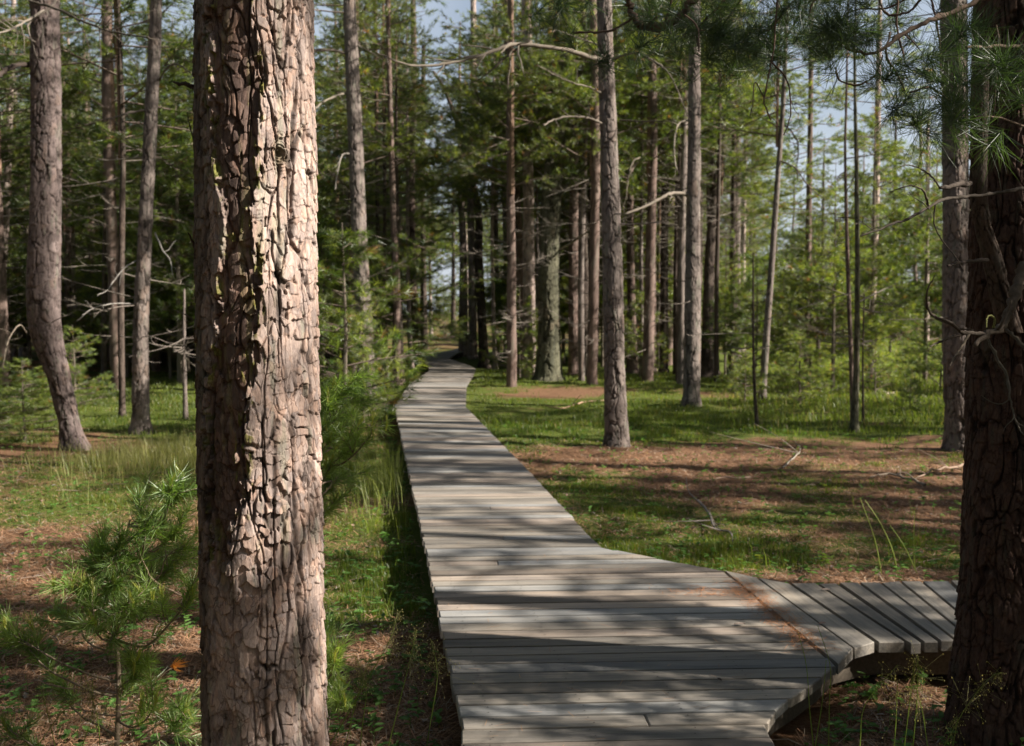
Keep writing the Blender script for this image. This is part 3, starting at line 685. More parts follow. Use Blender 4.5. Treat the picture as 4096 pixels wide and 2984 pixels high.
T('q', 'bright straight pine, right one of the close pair in the middle', [(1165, 0, 19), (1170, 200, 22), (1170, 400, 23), (1172, 600, 26), (1172, 840, 31)], 'pale', 37)
T('r', 'mossy grey-green forked tree, the thickest in the middle of the wood', [(1240, 0, 26), (1238, 150, 34), (1234, 300, 38), (1222, 420, 44), (1216, 600, 47), (1216, 740, 50), (1214, 848, 62)], 'moss', 38, cr=None, name='mossy_tree', cat='tree', fine=1.3)
T('s', 'reddish pine just right of the mossy forked tree', [(1278, 0, 13), (1273, 200, 18), (1271, 400, 20), (1270, 600, 21), (1271, 835, 26)], 'red', 39)
T('t', 'dark reddish pine between the mossy tree pair and the tall lone pine', [(1290, 100, 12), (1289, 300, 16), (1291, 500, 19), (1295, 700, 21), (1299, 840, 24)], 'dark', 40)
T('u', 'tall lone scaly pine standing forward right of the boardwalk', [(1338, 0, 33), (1344, 200, 36), (1351, 400, 40), (1357, 600, 44), (1360, 800, 46), (1366, 998, 54)], 'grey', 41, fine=1.5, flare=1.3)
T('v', 'pine with bright right edge directly right of the tall lone pine', [(1393, 200, 12), (1395, 400, 15), (1397, 600, 17), (1399, 700, 19), (1400, 825, 26)], 'red', 42)
T('w', 'slender reddish pine, left one of the dense group in the right middle', [(1455, 0, 9), (1453, 160, 12), (1448, 400, 14), (1445, 600, 16), (1442, 822, 22)], 'red', 43)
T('x', 'thin brown trunk between the lone pine and the dense right group', [(1422, 300, 6), (1420, 600, 8), (1422, 832, 12)], 'grey', 44)
T('y', 'dark straight pine in the dense group, left of the scaly forward pine', [(1478, 0, 12), (1475, 200, 14), (1472, 500, 17), (1470, 824, 20)], 'dark', 45)
T('z', 'scaly pine standing forward in the right middle, its foot in grass', [(1538, 0, 25), (1537, 300, 28), (1535, 500, 32), (1533, 700, 37), (1531, 895, 37)], 'grey', 46, fine=1.5, flare=1.3)
T('A', 'dark forked pine touching the right side of the scaly forward pine', [(1607, 140, 9), (1600, 300, 13), (1584, 420, 17), (1572, 560, 21), (1568, 700, 25), (1566, 835, 33)], 'dark', 47)
T('B', 'dark upright stem paired with the forked pine', [(1580, 200, 8), (1577, 400, 12), (1580, 600, 14), (1583, 830, 22)], 'dark', 48)
T('C', 'greyish pine at the left border of the sunny clearing', [(1640, 0, 9), (1634, 300, 13), (1633, 500, 14), (1632, 795, 18)], 'grey', 49)
T('D', 'thin pale-lit pine at the clearing, beside the greyish one', [(1660, 100, 7), (1650, 350, 10), (1645, 600, 12), (1645, 780, 14)], 'pale', 50)
T('E', 'slender dark pine leaning right in front of the sunny clearing', [(1742, 0, 8), (1736, 200, 10), (1722, 400, 12), (1708, 600, 14), (1697, 750, 15), (1688, 882, 16)], 'grey', 51, H=11, fine=1.3)
T('F', 'very thin crooked sapling trunk before the leaning slender pine', [(1668, 560, 3), (1668, 700, 5), (1669, 780, 6), (1671, 860, 8), (1677, 945, 8)], 'dark', 52, H=0, crown=False, name='sapling_tree', cat='sapling', nlimb=8)
T('G', 'straight thin pine rising against the pale sky of the clearing', [(1797, 0, 9), (1795, 250, 11), (1791, 500, 13), (1788, 806, 16)], 'red', 53)
T('H', 'narrow grey-green trunk on the needle bank right of the clearing', [(1893, 150, 6), (1897, 400, 9), (1899, 600, 11), (1897, 800, 13), (1892, 952, 17)], 'moss', 54, H=8, fine=1.4, crown=False, nlimb=10)
T('I', 'thin brown twin stem close to the narrow grey-green trunk', [(1872, 350, 6), (1878, 600, 9), (1885, 800, 10), (1890, 940, 11)], 'red', 55, H=8, crown=False)
T('J', 'very thin black stem right of the narrow grey-green trunk', [(1914, 650, 3), (1911, 800, 4), (1912, 942, 6)], 'dark', 56, H=0, crown=False, name='sapling_tree', cat='sapling')
T('L', 'reddish pine with flaking bark behind the narrow grey-green trunk', [(1945, 200, 12), (1940, 450, 15), (1932, 650, 18), (1924, 830, 22)], 'pale', 57)
T('M', 'thick grey pine just left of the big dark trunk at the right edge', [(2112, -10, 54), (2116, 300, 55), (2117, 500, 56), (2118, 700, 59), (2122, 850, 60), (2126, 1003, 64)], 'grey', 58, cw=1.0, fine=1.5, flare=1.3)
T('N', 'thin dark stem standing in the sunny clearing', [(1810, 600, 4), (1812, 700, 7), (1812, 812, 12)], 'dark', 59, H=0, crown=False, nlimb=4, name='sapling_tree', cat='sapling')
T('O', 'thin far trunk against the bright gap left of the thick grey pine', [(2055, 300, 7), (2053, 500, 9), (2052, 760, 12)], 'pale', 61)
T('P', 'slim dark pine at the left bend of the boardwalk', [(880, 620, 12), (884, 720, 15), (886, 850, 21)], 'dark', 62, H=9)
T('Q', 'thin trunk tucked between the bright middle pine and the mossy tree', [(1188, 300, 5), (1191, 600, 7), (1197, 830, 9)], 'grey', 63, nlimb=2)
T('R', 'pale stem lit low beside the dark bowed pine', [(1094, 300, 6), (1090, 500, 8), (1093, 700, 9), (1097, 818, 11)], 'pale', 64)
T('U', 'far thin trunk left of the leaning pine slim neighbour', [(148, 400, 8), (152, 600, 11), (155, 800, 14)], 'pale', 65, H=12)
T('V', 'dark thin trunk behind the slim grey pine on the left', [(236, 300, 8), (233, 500, 10), (230, 850, 14)], 'dark', 66, H=12)

# the big dark pine at the right edge, close by
def right_pine():
    d = 4.55; pts = [(2240, -60, 150), (2240, 0, 152), (2238, 350, 166), (2238, 700, 176), (2236, 1000, 186), (2232, 1250, 196), (2224, 1450, 214), (2216, 1600, 238)]
    P = [at_y(x * K, y * K, d) for x, y, w in pts][::-1]; R = [w * K * (d / cp) / FPX / 2 for x, y, w in pts][::-1]
    b0 = np.array([P[0][0], d, 0]); P = [b0 + [0, 0, -.25]] + P + [P[-1] + [0, 0, 3], P[-1] + [0, 0, 7], P[-1] + [0, 0, 11]]; R = [R[0] * 1.15] + R + [.13, .09, .02]
    t = thing('pine_tree', 'massive dark pine with deeply ridged bark at the right photo edge', 'pine tree', tuple(b0))
    zz = np.concatenate([np.arange(-.25, 3.6, .004), np.geomspace(3.62, 14, 40)])
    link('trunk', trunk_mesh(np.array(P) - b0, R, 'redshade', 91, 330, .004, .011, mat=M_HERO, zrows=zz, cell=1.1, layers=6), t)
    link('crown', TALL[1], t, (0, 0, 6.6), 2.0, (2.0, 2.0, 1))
    # the mossy second stem running down in front of it
    S2 = [(3925, 150), (3918, 500), (3914, 760), (3930, 900), (3962, 1010), (3995, 1150), (4040, 1330)]
    PS = np.array([at_y(x, y, 4.2 + .2 * i / 6) for i, (x, y) in enumerate(S2)][::-1]) - b0
    link('side_stem', trunk_mesh(PS, np.array([48, 42, 36, 33, 31, 30, 29]) * 4.3 / FPX, 'dark', 92, 70, .006, .004, mat=M_HERO, cell=.6, layers=4), t)
    dk = (.06, .045, .036)
    limb(t, b0, [(4090, 1063), (4072, 1142), (4047, 1215), (4017, 1287), (3993, 1318), (3950, 1336), (3900, 1384)], 4.2, 3.9, 40, 18, (.105, .08, .062), 1, 13)
    limb(t, b0, [(3950, 1336), (3878, 1333), (3842, 1327), (3805, 1293), (3763, 1275), (3721, 1251), (3706, 1203), (3714, 1150), (3740, 1100)], 3.95, 3.6, 18, 3, (.09, .07, .055), 2, 14)
    limb(t, b0, [(3878, 1336), (3836, 1402), (3815, 1430), (3799, 1463)], 3.9, 3.7, 10, 4, (.12, .095, .07), 1, 15)
    limb(t, b0, [(3870, 1330), (3800, 1350), (3755, 1370), (3718, 1384)], 3.9, 3.7, 14, 5, dk, 1, 16)
    limb(t, b0, [(4017, 1313), (4059, 1348), (4096, 1392), (4130, 1450)], 4.1, 3.9, 17, 6, (.10, .08, .06), 1, 17)
    limb(t, b0, [(3951, 1354), (3993, 1445), (4029, 1505), (4040, 1596), (4072, 1705), (4096, 1740)], 4.1, 3.9, 13, 4, (.11, .095, .075), 3, 18)
    limb(t, b0, [(3975, 1310), (3978, 1275), (3960, 1262), (3948, 1275), (3945, 1310)], 4.0, 3.9, 9, 4, (.22, .22, .08), 0, 19)
    limb(t, b0, [(4090, 754), (3990, 770), (3872, 787), (3775, 799), (3715, 829), (3624, 878), (3551, 902), (3442, 944)], 4.3, 3.6, 15, 6, (.06, .047, .037), 3, 20)
    limb(t, b0, [(3880, 733), (3830, 740), (3760, 752)], 4.2, 3.8, 22, 13, dk, 0, 21, 'branch_stub')
    limb(t, b0, [(3790, 1062), (3850, 1050), (3950, 1040)], 4.0, 4.3, 9, 16, dk, 0, 22)
    limb(t, b0, [(3715, 829), (3705, 790), (3690, 760), (3640, 742), (3560, 768)], 3.95, 3.8, 10, 4, (.1, .08, .06), 2, 23)
    limb(t, b0, [(3760, 752), (3730, 710), (3690, 680), (3640, 660), (3600, 665)], 3.85, 3.7, 8, 3, (.09, .07, .055), 3, 24)
    # living boughs hanging in from above, with long dark needle tufts
    def bough(pts, d0, d1, w0, w1, tips, seed):
        br = limb(t, b0, pts, d0, d1, w0, w1, (.11, .075, .055), 0, seed)
        rng = np.random.default_rng(seed)
        if tips:
            B = MB(); Ps = []; Ds = []
            for (x, y, s) in tips:
                c = at_y(x, y, d1 + rng.uniform(-.05, .05)) - b0
                for q in range(3 + int(s > 1)):
                    off = rng.normal(size=3) * .06 * s; Ps.append(c + off); Ds.append(norm((rng.normal(size=3) * np.array([1, .8, .8]) + [0, 0, .5])[None])[0])
            needles(B, np.array(Ps), np.array(Ds), .135, .0017, 85, rng, (.25, 1.75), .5, np.tile([.034, .058, .028], (len(Ps), 1)), 0, True, .06)
            o = B.obj('needles', M_LEAF, br)
        return br
    bough([(4200, 190), (4096, 186), (3990, 184), (3866, 190)], 4.0, 3.5, 14, 9, [(3866, 188, 1.2), (3895, 130, 1)], 40)
    bough([(3990, -40), (3830, 40), (3700, 90), (3600, 140), (3540, 190), (3470, 215), (3382, 190)], 3.9, 3.6, 22, 9, [(3382, 175, 1.3), (3500, 150, 1.3), (3440, 110, 1), (3320, 110, 1)], 41)
    bough([(3560, 130), (3545, 220), (3590, 300), (3618, 363)], 3.75, 3.5, 9, 7, [(3618, 363, 1.2), (3660, 320, 1)], 42)
    bough([(3840, 470), (3790, 400), (3720, 350), (3640, 370)], 3.6, 3.5, 9, 7, [(3720, 340, 1.1), (3760, 400, .8)], 43)
    bough([(4200, 560), (4080, 500), (3990, 470), (3896, 466)], 3.6, 3.1, 8, 6, [(3896, 466, 1.5), (3850, 500, .8)], 44)
    bough([(4200, 250), (4130, 270), (4060, 290)], 3.6, 3.4, 8, 6, [(4060, 290, 1.1), (4110, 230, 1), (4080, 350, .8)], 45)
    bough([(3700, -60), (3560, -40), (3400, -50), (3260, 0), (3236, 73)], 3.9, 3.9, 14, 8, [(3236, 73, 1.3), (3160, 40, 1.2), (3300, 30, 1), (3120, 100, .9)], 46)
    bough([(3250, -60), (3150, 30), (3090, 110), (3050, 127)], 4.0, 4.0, 10, 6, [(3050, 127, 1.1), (3000, 60, 1.2), (2950, 150, .8), (3080, 20, 1)], 47)
    bough([(2950, -60), (2860, 40), (2790, 120), (2796, 206)], 4.1, 4.1, 10, 6, [(2796, 206, 1.1), (2905, 36, 1.1), (2840, 90, .8)], 48)
    bough([(2512, -40), (2524, 54), (2566, 103), (2615, 109), (2675, 100), (2724, 67), (2790, -30)], 4.3, 4.2, 26, 30, [], 49)
    bough([(2600, 105), (2615, 80), (2627, 66)], 4.25, 4.2, 8, 6, [(2627, 66, 1.1)], 50)
    bough([(2536, 67), (2480, 105), (2421, 127), (2290, 130)], 4.25, 4.3, 10, 8, [(2277, 128, 1.3), (2250, 70, 1)], 51)
    bough([(3000, -80), (2950, 20), (2880, 120), (2840, 230)], 4.3, 4.4, 10, 5, [(2840, 230, 1.1), (2880, 130, 1), (2940, 60, 1), (2760, 150, 1), (2900, 250, .9)], 52)
    bough([(2700, -80), (2680, 20), (2640, 130), (2560, 190)], 4.5, 4.6, 9, 5, [(2560, 190, 1), (2640, 140, 1), (2700, 40, 1), (2490, 40, 1), (2600, -10, 1)], 53)
    bough([(3300, -80), (3200, 60), (3130, 180), (3120, 260)], 4.3, 4.5, 9, 5, [(3120, 240, 1), (3180, 120, 1), (3040, 200, .9), (2980, 120, 1), (3260, 160, .9)], 54)
    bough([(3700, -60), (3560, 30), (3420, 40), (3330, 90)], 4.1, 4.2, 9, 5, [(3400, 40, 1), (3550, 60, 1), (3680, 150, 1), (3760, 80, 1), (3470, 260, 1)], 55)
    for k, (pp, a, b) in enumerate([([(3111, -20), (3100, 120), (3093, 212), (3057, 393), (3063, 430), (3084, 481)], 8, 4), ([(3081, 242), (3148, 321), (3163, 424), (3158, 480), (3135, 539)], 7, 4), ([(3057, 393), (3020, 330), (3010, 420), (3000, 470)], 5, 3),
                                    ([(3510, -20), (3539, 48), (3587, 60), (3648, 36), (3690, -10)], 10, 8), ([(3593, -20), (3588, 110), (3617, 230), (3624, 270)], 10, 5), ([(3340, 270), (3360, 320), (3430, 340), (3500, 300), (3530, 220)], 8, 5), ([(3720, -20), (3740, 60), (3760, 180), (3765, 290)], 10, 5),
                                    ([(3856, 250), (3858, 300), (3850, 370)], 6, 3), ([(3985, 100), (4000, 200), (3985, 330), (3975, 480)], 7, 4), ([(3610, 130), (3650, 165), (3690, 210)], 7, 3), ([(2740, 60), (2790, 110), (2796, 200)], 7, 5)]):
        limb(t, b0, pp, 3.9, 3.8, a, b, (.12, .08, .06), 1, 80 + k)
right_pine()

# dead branches traced on particular pines
def L(key, pts, d0, d1, w0, w1, col, tw, **k):
    t, b0, d = TR[key]; return limb(t, b0, pts, d0, d1, w0 * .78, w1 * .7, tuple(c * .72 for c in col), tw + 3, **k)
dU = TR['u'][2]
L('u', [(2440, 215), (2386, 236), (2290, 206), (2229, 194), (2066, 176), (2017, 188), (1914, 224), (1805, 251), (1684, 263), (1600, 250), (1500, 205)], dU, dU - 2, 26, 6, (.24, .2, .16), 12, seed=1)
L('u', [(2430, 505), (2386, 484), (2332, 469), (2259, 469), (2210, 482), (2175, 502)], dU, dU - .8, 14, 8, (.25, .21, .17), 3, seed=2)
L('u', [(2440, 240), (2540, 212), (2620, 250), (2680, 300), (2760, 480)], dU, dU - 1, 16, 5, (.24, .2, .16), 6, seed=3)
L('u', [(2420, 380), (2360, 350), (2290, 330), (2220, 300), (2150, 260)], dU, dU - 1, 10, 4, (.28, .24, .19), 5, seed=4)
L('u', [(2480, 480), (2560, 484), (2670, 484)], dU, dU - .5, 9, 5, (.12, .1, .08), 0, seed=5)
dZ = TR['z'][2]
L('z', [(2755, 778), (2700, 772), (2660, 785), (2590, 822), (2500, 857)], dZ, dZ - 1, 20, 11, (.28, .235, .19), 2, seed=6)
L('z', [(2760, 480), (2715, 495), (2698, 560), (2700, 640), (2706, 675)], dZ, dZ - .7, 9, 6, (.36, .31, .25), 1, seed=7)
L('z', [(2560, 630), (2530, 650), (2512, 720), (2505, 800)], dZ - .5, dZ - .7, 9, 5, (.32, .27, .21), 4, seed=8)
dL = TR['lean'][2]
L('lean', [(150, 0), (121, 6), (230, 36), (303, 73), (381, 103), (424, 121), (515, 139), (593, 148)], dL, dL - 2, 14, 8, (.12, .1, .08), 8, seed=9)
L('lean', [(200, 30), (120, 75), (60, 110), (0, 130), (-60, 150)], dL, dL - 2, 14, 7, (.26, .22, .18), 6, seed=10)
L('lean', [(130, 258), (60, 262), (0, 295), (-60, 330)], dL, dL - 1, 30, 24, (.08, .06, .05), 2, seed=11)
L('lean', [(225, 0), (200, 30), (120, 90), (115, 130), (150, 235)], dL - .3, dL - .6, 12, 5, (.24, .2, .17), 3, seed=12)
L('lean', [(105, 1330), (80, 1300), (50, 1330), (25, 1390), (10, 1480)], dL - .3, dL - 1, 8, 4, (.28, .23, .18), 3, seed=13)
dB = TR['b'][2]
L('b', [(590, 440), (520, 450), (460, 470), (400, 480), (340, 500)], dB, dB - 1, 12, 4, (.16, .13, .11), 8, seed=14)
L('b', [(640, 320), (660, 280), (700, 255), (740, 275), (770, 300)], dB, dB - 1, 12, 5, (.2, .17, .13), 4, seed=15)
L('b', [(550, 1040), (500, 1070), (450, 1130), (430, 1160), (390, 1180)], dB, dB - 1, 7, 3, (.36, .33, .3), 5, seed=16)
L('b', [(540, 1215), (450, 1215), (380, 1230), (330, 1260)], dB, dB - 1, 8, 3, (.36, .33, .3), 5, seed=17)
L('b', [(620, 930), (650, 1000), (680, 1040), (690, 1100)], dB, dB - 1, 7, 3, (.36, .33, .3), 3, seed=18)
dF = TR['f'][2]
L('f', [(1395, 370), (1340, 385), (1290, 410), (1262, 435)], dF, dF - 1, 14, 8, (.28, .24, .19), 1, seed=19)
L('f', [(1400, 220), (1330, 200), (1260, 205), (1180, 210)], dF, dF - 1, 14, 6, (.14, .11, .09), 4, seed=20)
L('f', [(1410, 615), (1370, 620), (1350, 690), (1340, 760)], dF, dF - 1, 9, 4, (.34, .3, .26), 3, seed=21)
dR = TR['r'][2]
L('r', [(2225, 430), (2160, 350), (2110, 310), (2070, 270)], dR, dR - 1, 26, 14, (.08, .075, .05), 4, seed=22, name='limb')
L('r', [(2215, 830), (2270, 740), (2330, 680), (2400, 610)], dR, dR - 1, 14, 7, (.12, .11, .08), 4, seed=23, name='limb')
L('r', [(2220, 1010), (2280, 975), (2330, 940), (2390, 900)], dR, dR - 1, 12, 5, (.3, .26, .2), 3, seed=24, name='limb')
L('q', [(2110, 620), (2060, 560), (1990, 500), (1930, 420), (1900, 360)], TR['q'][2], TR['q'][2] - 1, 9, 5, (.14, .11, .09), 4, seed=25)
L('E', [(3130, 420), (3180, 415), (3230, 430)], TR['E'][2], TR['E'][2] - .5, 8, 4, (.12, .1, .08), 3, seed=26)
L('E', [(3110, 640), (3180, 670), (3230, 740), (3300, 800)], TR['E'][2], TR['E'][2] - .8, 8, 4, (.14, .11, .09), 5, seed=27)

# ------------------------------------------------------------------ the rest of the wood
SX, SY, SZ = SUN_DIR
keep_lit = [(at_y(1440, 1150, 15.8), .7), (at_y(1500, 1250, 15.8), .4), (at_y(1350, 1050, 15.8), .4), (at_y(3300, 1000, 28), .8), (at_y(3500, 800, 28), .8), (on_z(3300, 1470), 1.2), (on_z(3600, 1450), 1.2), (on_z(3500, 1420), 1.5), (at_y(1760, 1330, 56), 1.5), (on_z(1750, 1402), 1.5), (at_y(1700, 1250, 66), 2)]
def blocks(x, y, z0, z1, rad):
    for p, r in keep_lit:
        t = ((x - p[0]) * SX + (y - p[1]) * SY) / (SX * SX + SY * SY)
        if t < .5: continue
        qx, qy, qz = p[0] + SX * t, p[1] + SY * t, p[2] + SZ * t
        if math.hypot(qx - x, qy - y) < rad + r and z0 < qz + r and qz - r < z1: return True
    return False
rg = random.Random(5)
placed = [(b[0], b[1]) for _, b, _ in TR.values()]
def free(x, y, gap):
    if any((x - a) ** 2 + (y - b) ** 2 < gap * gap for a, b in placed): return False
    return not on_deck(np.array([x]), np.array([y]), .6)[0]
def add_pine(x, y, label, group, sc=1.0, tall=True, limbs=True, low=None):
    g = float(gz(np.array([x]), np.array([y]))[0]); t = thing('pine_tree' if tall else 'understory_pine', label, 'pine tree' if tall else 'understory pine', (x, y, g), group)
    rz = rg.uniform(0, 6.28)
    if tall:
        link('trunk', rg.choice(FARTRUNK), t, (0, 0, 0), rz, (sc, sc, sc))
        link('crown', rg.choice(TALLF), t, (0, 0, 5.4 * sc), rg.uniform(0, 6.28), (sc, sc, sc))
    else:
        s = sc; link('crown', rg.choice(UNDER), t, (0, 0, 0), rz, (s, s, s))
    placed.append((x, y)); return t
def clearing(px, d): return 3020 < px < 3800
cnt = 0
for k in range(3000):
    if cnt >= 112: break
    px = rg.uniform(-400, 4500); d = rg.uniform(24, 50) if rg.random() < .6 else rg.uniform(40, 85)
    x = (px - 2048) / FPX * d
    if px > 2950 and d < 66: continue
    if blocks(x, d, 5, 14, 2.6): continue
    if 1600 < px < 1960 and d < 48 or 1660 < px < 1850 and d < 74: continue
    if not free(x, d, 1.5): continue
    side = 'left of' if px < 1750 else 'right of'
    add_pine(x, d, 'distant pine crowded in the shaded wood %s the boardwalk' % side, 'distant pines %s the boardwalk' % side, rg.uniform(.8, 1.2)); cnt += 1
cnt = 0
for k in range(3000):
    if cnt >= 12: break
    px = rg.uniform(1560, 1930); d = rg.uniform(76, 104); x = (px - 2048) / FPX * d
    if not free(x, d, 1.8): continue
    add_pine(x, d, 'far pine seen beyond the end of the boardwalk', 'far pines beyond the end of the boardwalk', rg.uniform(.9, 1.2), tall=rg.random() < .6); cnt += 1
cnt = 0
for k in range(3000):
    if cnt >= 46: break
    px = rg.uniform(2850, 4700); d = rg.uniform(66, 105); x = (px - 2048) / FPX * d
    if not free(x, d, 2.2): continue
    add_pine(x, d, 'far pine closing the view beyond the sunny clearing', 'far pines beyond the sunny clearing', rg.uniform(.7, 1.15), tall=rg.random() < .5); cnt += 1
cnt = 0
for k in range(3000):
    if cnt >= 215: break
    px = rg.uniform(-500, 4600); d = rg.uniform(26, 44) if rg.random() < .5 else rg.uniform(40, 75)
    x = (px - 2048) / FPX * d
    if px > 2950 and d < 66: continue
    if blocks(x, d, .5, 8, 2.2): continue
    if 1560 < px < 2050 and d < 48 or 1600 < px < 1940 and d < 75: continue
    if 1300 < px < 2950 and d < 36: continue
    if not free(x, d, 1.1): continue
    side = 'left of' if px < 1750 else 'right of'
    add_pine(x, d, 'bushy understory pine filling the gaps %s the boardwalk' % side, 'understory pines %s the boardwalk' % side, rg.uniform(.7, 1.7), tall=False); cnt += 1
cnt = 0
for k in range(3000):
    if cnt >= 52: break
    px = rg.uniform(2000, 2960) if rg.random() < .85 else rg.uniform(1420, 1640); d = rg.uniform(27, 50); x = (px - 2048) / FPX * d
    if not free(x, d, .9) or blocks(x, d, 0, 12, .3): continue
    t = thing('pine_tree', 'thin dark trunk among the crowded pines of the middle distance', 'pine tree', (x, d, float(gz(np.array([x]), np.array([d]))[0])), 'thin dark trunks of the middle distance'); sc = rg.uniform(.9, 1.1); w_ = rg.uniform(.45, .85)
    link('trunk', FARTRUNK[3] if rg.random() < .6 else FARTRUNK[1], t, (0, 0, 0), rg.uniform(0, 6.28), (sc * w_, sc * w_, sc)); link('crown', rg.choice(TALLF), t, (0, 0, 7.5), rg.uniform(0, 6.28), (.7, .7, .8)); placed.append((x, d)); cnt += 1
# trees outside the picture that close the wood and shade it: out of many random sites, those are kept that
# leave the sun on the places the photograph shows sunlit and take it from the others
from mathutils.bvhtree import BVHTree
def bvh_of(me):
    n = len(me.vertices); co = np.empty(n * 3); me.vertices.foreach_get('co', co)
    return BVHTree.FromPolygons([tuple(v) for v in co.reshape(-1, 3)], [tuple(p.vertices) for p in me.polygons])
LIT = [('t', 0, 500, .5, 4), ('t', 500, 900, .7, 3), ('t', 900, 1500, 1, 9), ('t', 1500, 2050, 1, 9), ('t', 2050, 2300, .5, 3), ('t', 2300, 2650, .05, 18), ('t', 2650, 2984, .0, 18),
       ('d', 1800, 2400, 2200, 2400, .7, 3), ('d', 1800, 2450, 2400, 2480, .35, 2), ('d', 1850, 2500, 2480, 2600, .65, 4), ('d', 2500, 2900, 2350, 2480, .5, 1.5), ('d', 2500, 3300, 2480, 2700, .08, 2), ('d', 1850, 2500, 2600, 2780, .25, 2), ('d', 2500, 3100, 2700, 2800, .3, 1.5), ('d', 1850, 3000, 2780, 2900, .2, 2), ('d', 1850, 3050, 2900, 2984, .5, 2), ('d', 1720, 2200, 2020, 2180, .35, 2),
       ('d', 1700, 2150, 1860, 2020, .5, 2), ('d', 1640, 2050, 1740, 1860, .5, 2), ('d', 1600, 1930, 1640, 1740, .45, 2), ('d', 1660, 1860, 1510, 1630, .2, 2), ('d', 1740, 1890, 1470, 1505, .6, 2), ('d', 3000, 3850, 2335, 2560, .04, 3),
       ('g', 200, 780, 1860, 2080, .8, 3), ('g', 0, 400, 2150, 2500, .15, 2), ('g', 400, 780, 2150, 2500, .4, 1), ('g', 0, 780, 2550, 2984, .3, 1.5), ('g', 0, 300, 1650, 1850, .12, 1.5), ('g', 1330, 1660, 1960, 2250, .8, 3), ('g', 1330, 1760, 2300, 2900, .08, 3), ('g', 2100, 2420, 1640, 1760, .65, 2),
       ('g', 2300, 2700, 1850, 1950, .3, 1.5), ('g', 2450, 3000, 1980, 2180, .08, 2), ('g', 3050, 3800, 1740, 1800, .5, 1.5), ('g', 3000, 3850, 1820, 1960, .4, 1.5), ('g', 3000, 3850, 2000, 2120, .15, 1.5), ('g', 3350, 3850, 2120, 2200, .5, 1.5), ('g', 2900, 3850, 2200, 2300, .2, 1.5), ('g', 3250, 4000, 2640, 2984, .04, 3), ('g', 2500, 3000, 1560, 1700, .25, 1), ('g', 3000, 3800, 1540, 1680, .4, 1), ('g', 0, 700, 1560, 1700, .25, 1), ('g', 3050, 3800, 1400, 1500, .9, 2),
       ('h', 2000, 2850, .6, 2), ('y', 950, 1400, .75, 2), ('c', 600, 1400, .7, 2), ('b', 100, 1300, .5, 2), ('r', 0, 600, .12, 1), ('r', 600, 2900, .0, 3), ('s', 0, 1250, .15, 2.5), ('u', 300, 1700, .3, 1)]
def lit_points():
    rg_ = random.Random(4); P = []; Wt = []
    for q in LIT:
        pts = []
        if q[0] in 'trsuhycb':
            for k in range(16):
                py = q[1] + (q[2] - q[1]) * (k + .5) / 16
                if q[0] == 't': p = at_y(1130 + 60 * (k % 3), py, 2.86)
                elif q[0] == 'y': p = at_y([1380, 1450, 1500][k % 3], py, 15.8)
                elif q[0] == 'b': p = at_y([150, 420, 650][k % 3], py, 27)
                elif q[0] == 'c': p = at_y([3250, 3450, 3650][k % 3], py, 28)
                elif q[0] == 'h': p = at_y([380, 560, 700][k % 3], py, 4.0)
                elif q[0] == 'r': p = at_y(3950, py, 4.3)
                elif q[0] == 's': p = at_y(260, py, 14.4)
                else: p = at_y(2490, py, 14.2)
                pts.append(p)
            tg, w = q[3], q[4]
        else:
            for k in range(30):
                px, py = rg_.uniform(q[1], q[2]), rg_.uniform(q[3], q[4]); pts.append(on_z(px, py, DECK_Z + .02 if q[0] == 'd' else .12))
            tg, w = q[5], q[6]
        P.append(np.array(pts)); Wt.append((tg, w))
    return P, Wt
PTS, TG = lit_points()
bpy.context.view_layer.update(); DG = bpy.context.evaluated_depsgraph_get()
state = []
for P in PTS: state.append(np.array([not S.ray_cast(DG, Vector(p) + SUN_DIR * .06, SUN_DIR)[0] for p in P]))
def cost(st): return sum(w * (s_.mean() - t_) ** 2 for s_, (t_, w) in zip(st, TG))
CB = {m.name: bvh_of(m) for m in TALL + UNDER}
def trial(x, y, me, z0, rz, sc, trunk):
    R_ = Matrix.Rotation(-rz, 3, 'Z'); out = []; d = R_ @ SUN_DIR; bv = CB[me.name]; hit_any = False
    for P, s_ in zip(PTS, state):
        n = s_.copy()
        for i in np.nonzero(s_)[0]:
            p = P[i]; t_ = ((x - p[0]) * SX + (y - p[1]) * SY) / (SX * SX + SY * SY)
            if t_ < 0: continue
            off = abs((x - p[0]) * SY - (y - p[1]) * SX) / math.hypot(SX, SY); zz = p[2] + SZ * t_
            if off > 3.4 * sc or zz > z0 + 11 * sc or zz < (-1 if trunk else z0 - 2): continue
            if trunk and off < .13 * sc and zz < 12: n[i] = False; hit_any = True; continue
            o = R_ @ ((Vector(p) - Vector((x, y, z0)))) / sc
            if bv.ray_cast(o, d)[0] is not None: n[i] = False; hit_any = True
        out.append(n)
    return out, hit_any
SZs = [len(x_) for x_ in state]; OFF = np.concatenate([[0], np.cumsum(SZs)]); base = np.concatenate(state); flat = base.copy()
state0 = [x_.copy() for x_ in state]; cand = []
for k in range(9000):
    if len(cand) >= 950: break
    u_ = rg.random(); tall = u_ < .5
    if tall: x = rg.uniform(2.5, 34); y = rg.uniform(-14, 26); s_ = rg.uniform(.75, 1.25); me = rg.choice(TALL); z0 = 5.4 * s_
    else: x = rg.uniform(1.8, 7.5 if u_ < .72 else 28); y = rg.uniform(-3, 4) if u_ < .72 else rg.uniform(-9, 18); s_ = rg.uniform(.3, 1.35); me = rg.choice(UNDER); z0 = 0
    if abs(x) < .6 * y + 1.0 + (1.6 if tall else 1.7 * s_) * (y > 1) and y > -1: continue
    if math.hypot(x, y) < 1.6 + 1.2 * s_ * (not tall) or not free(x, y, 1.2): continue
    rz = rg.uniform(0, 6.28); state = state0; st, hit = trial(x, y, me, z0, rz, s_, tall)
    cand.append((x, y, tall, s_, me, z0, rz, np.concatenate(st) != base))
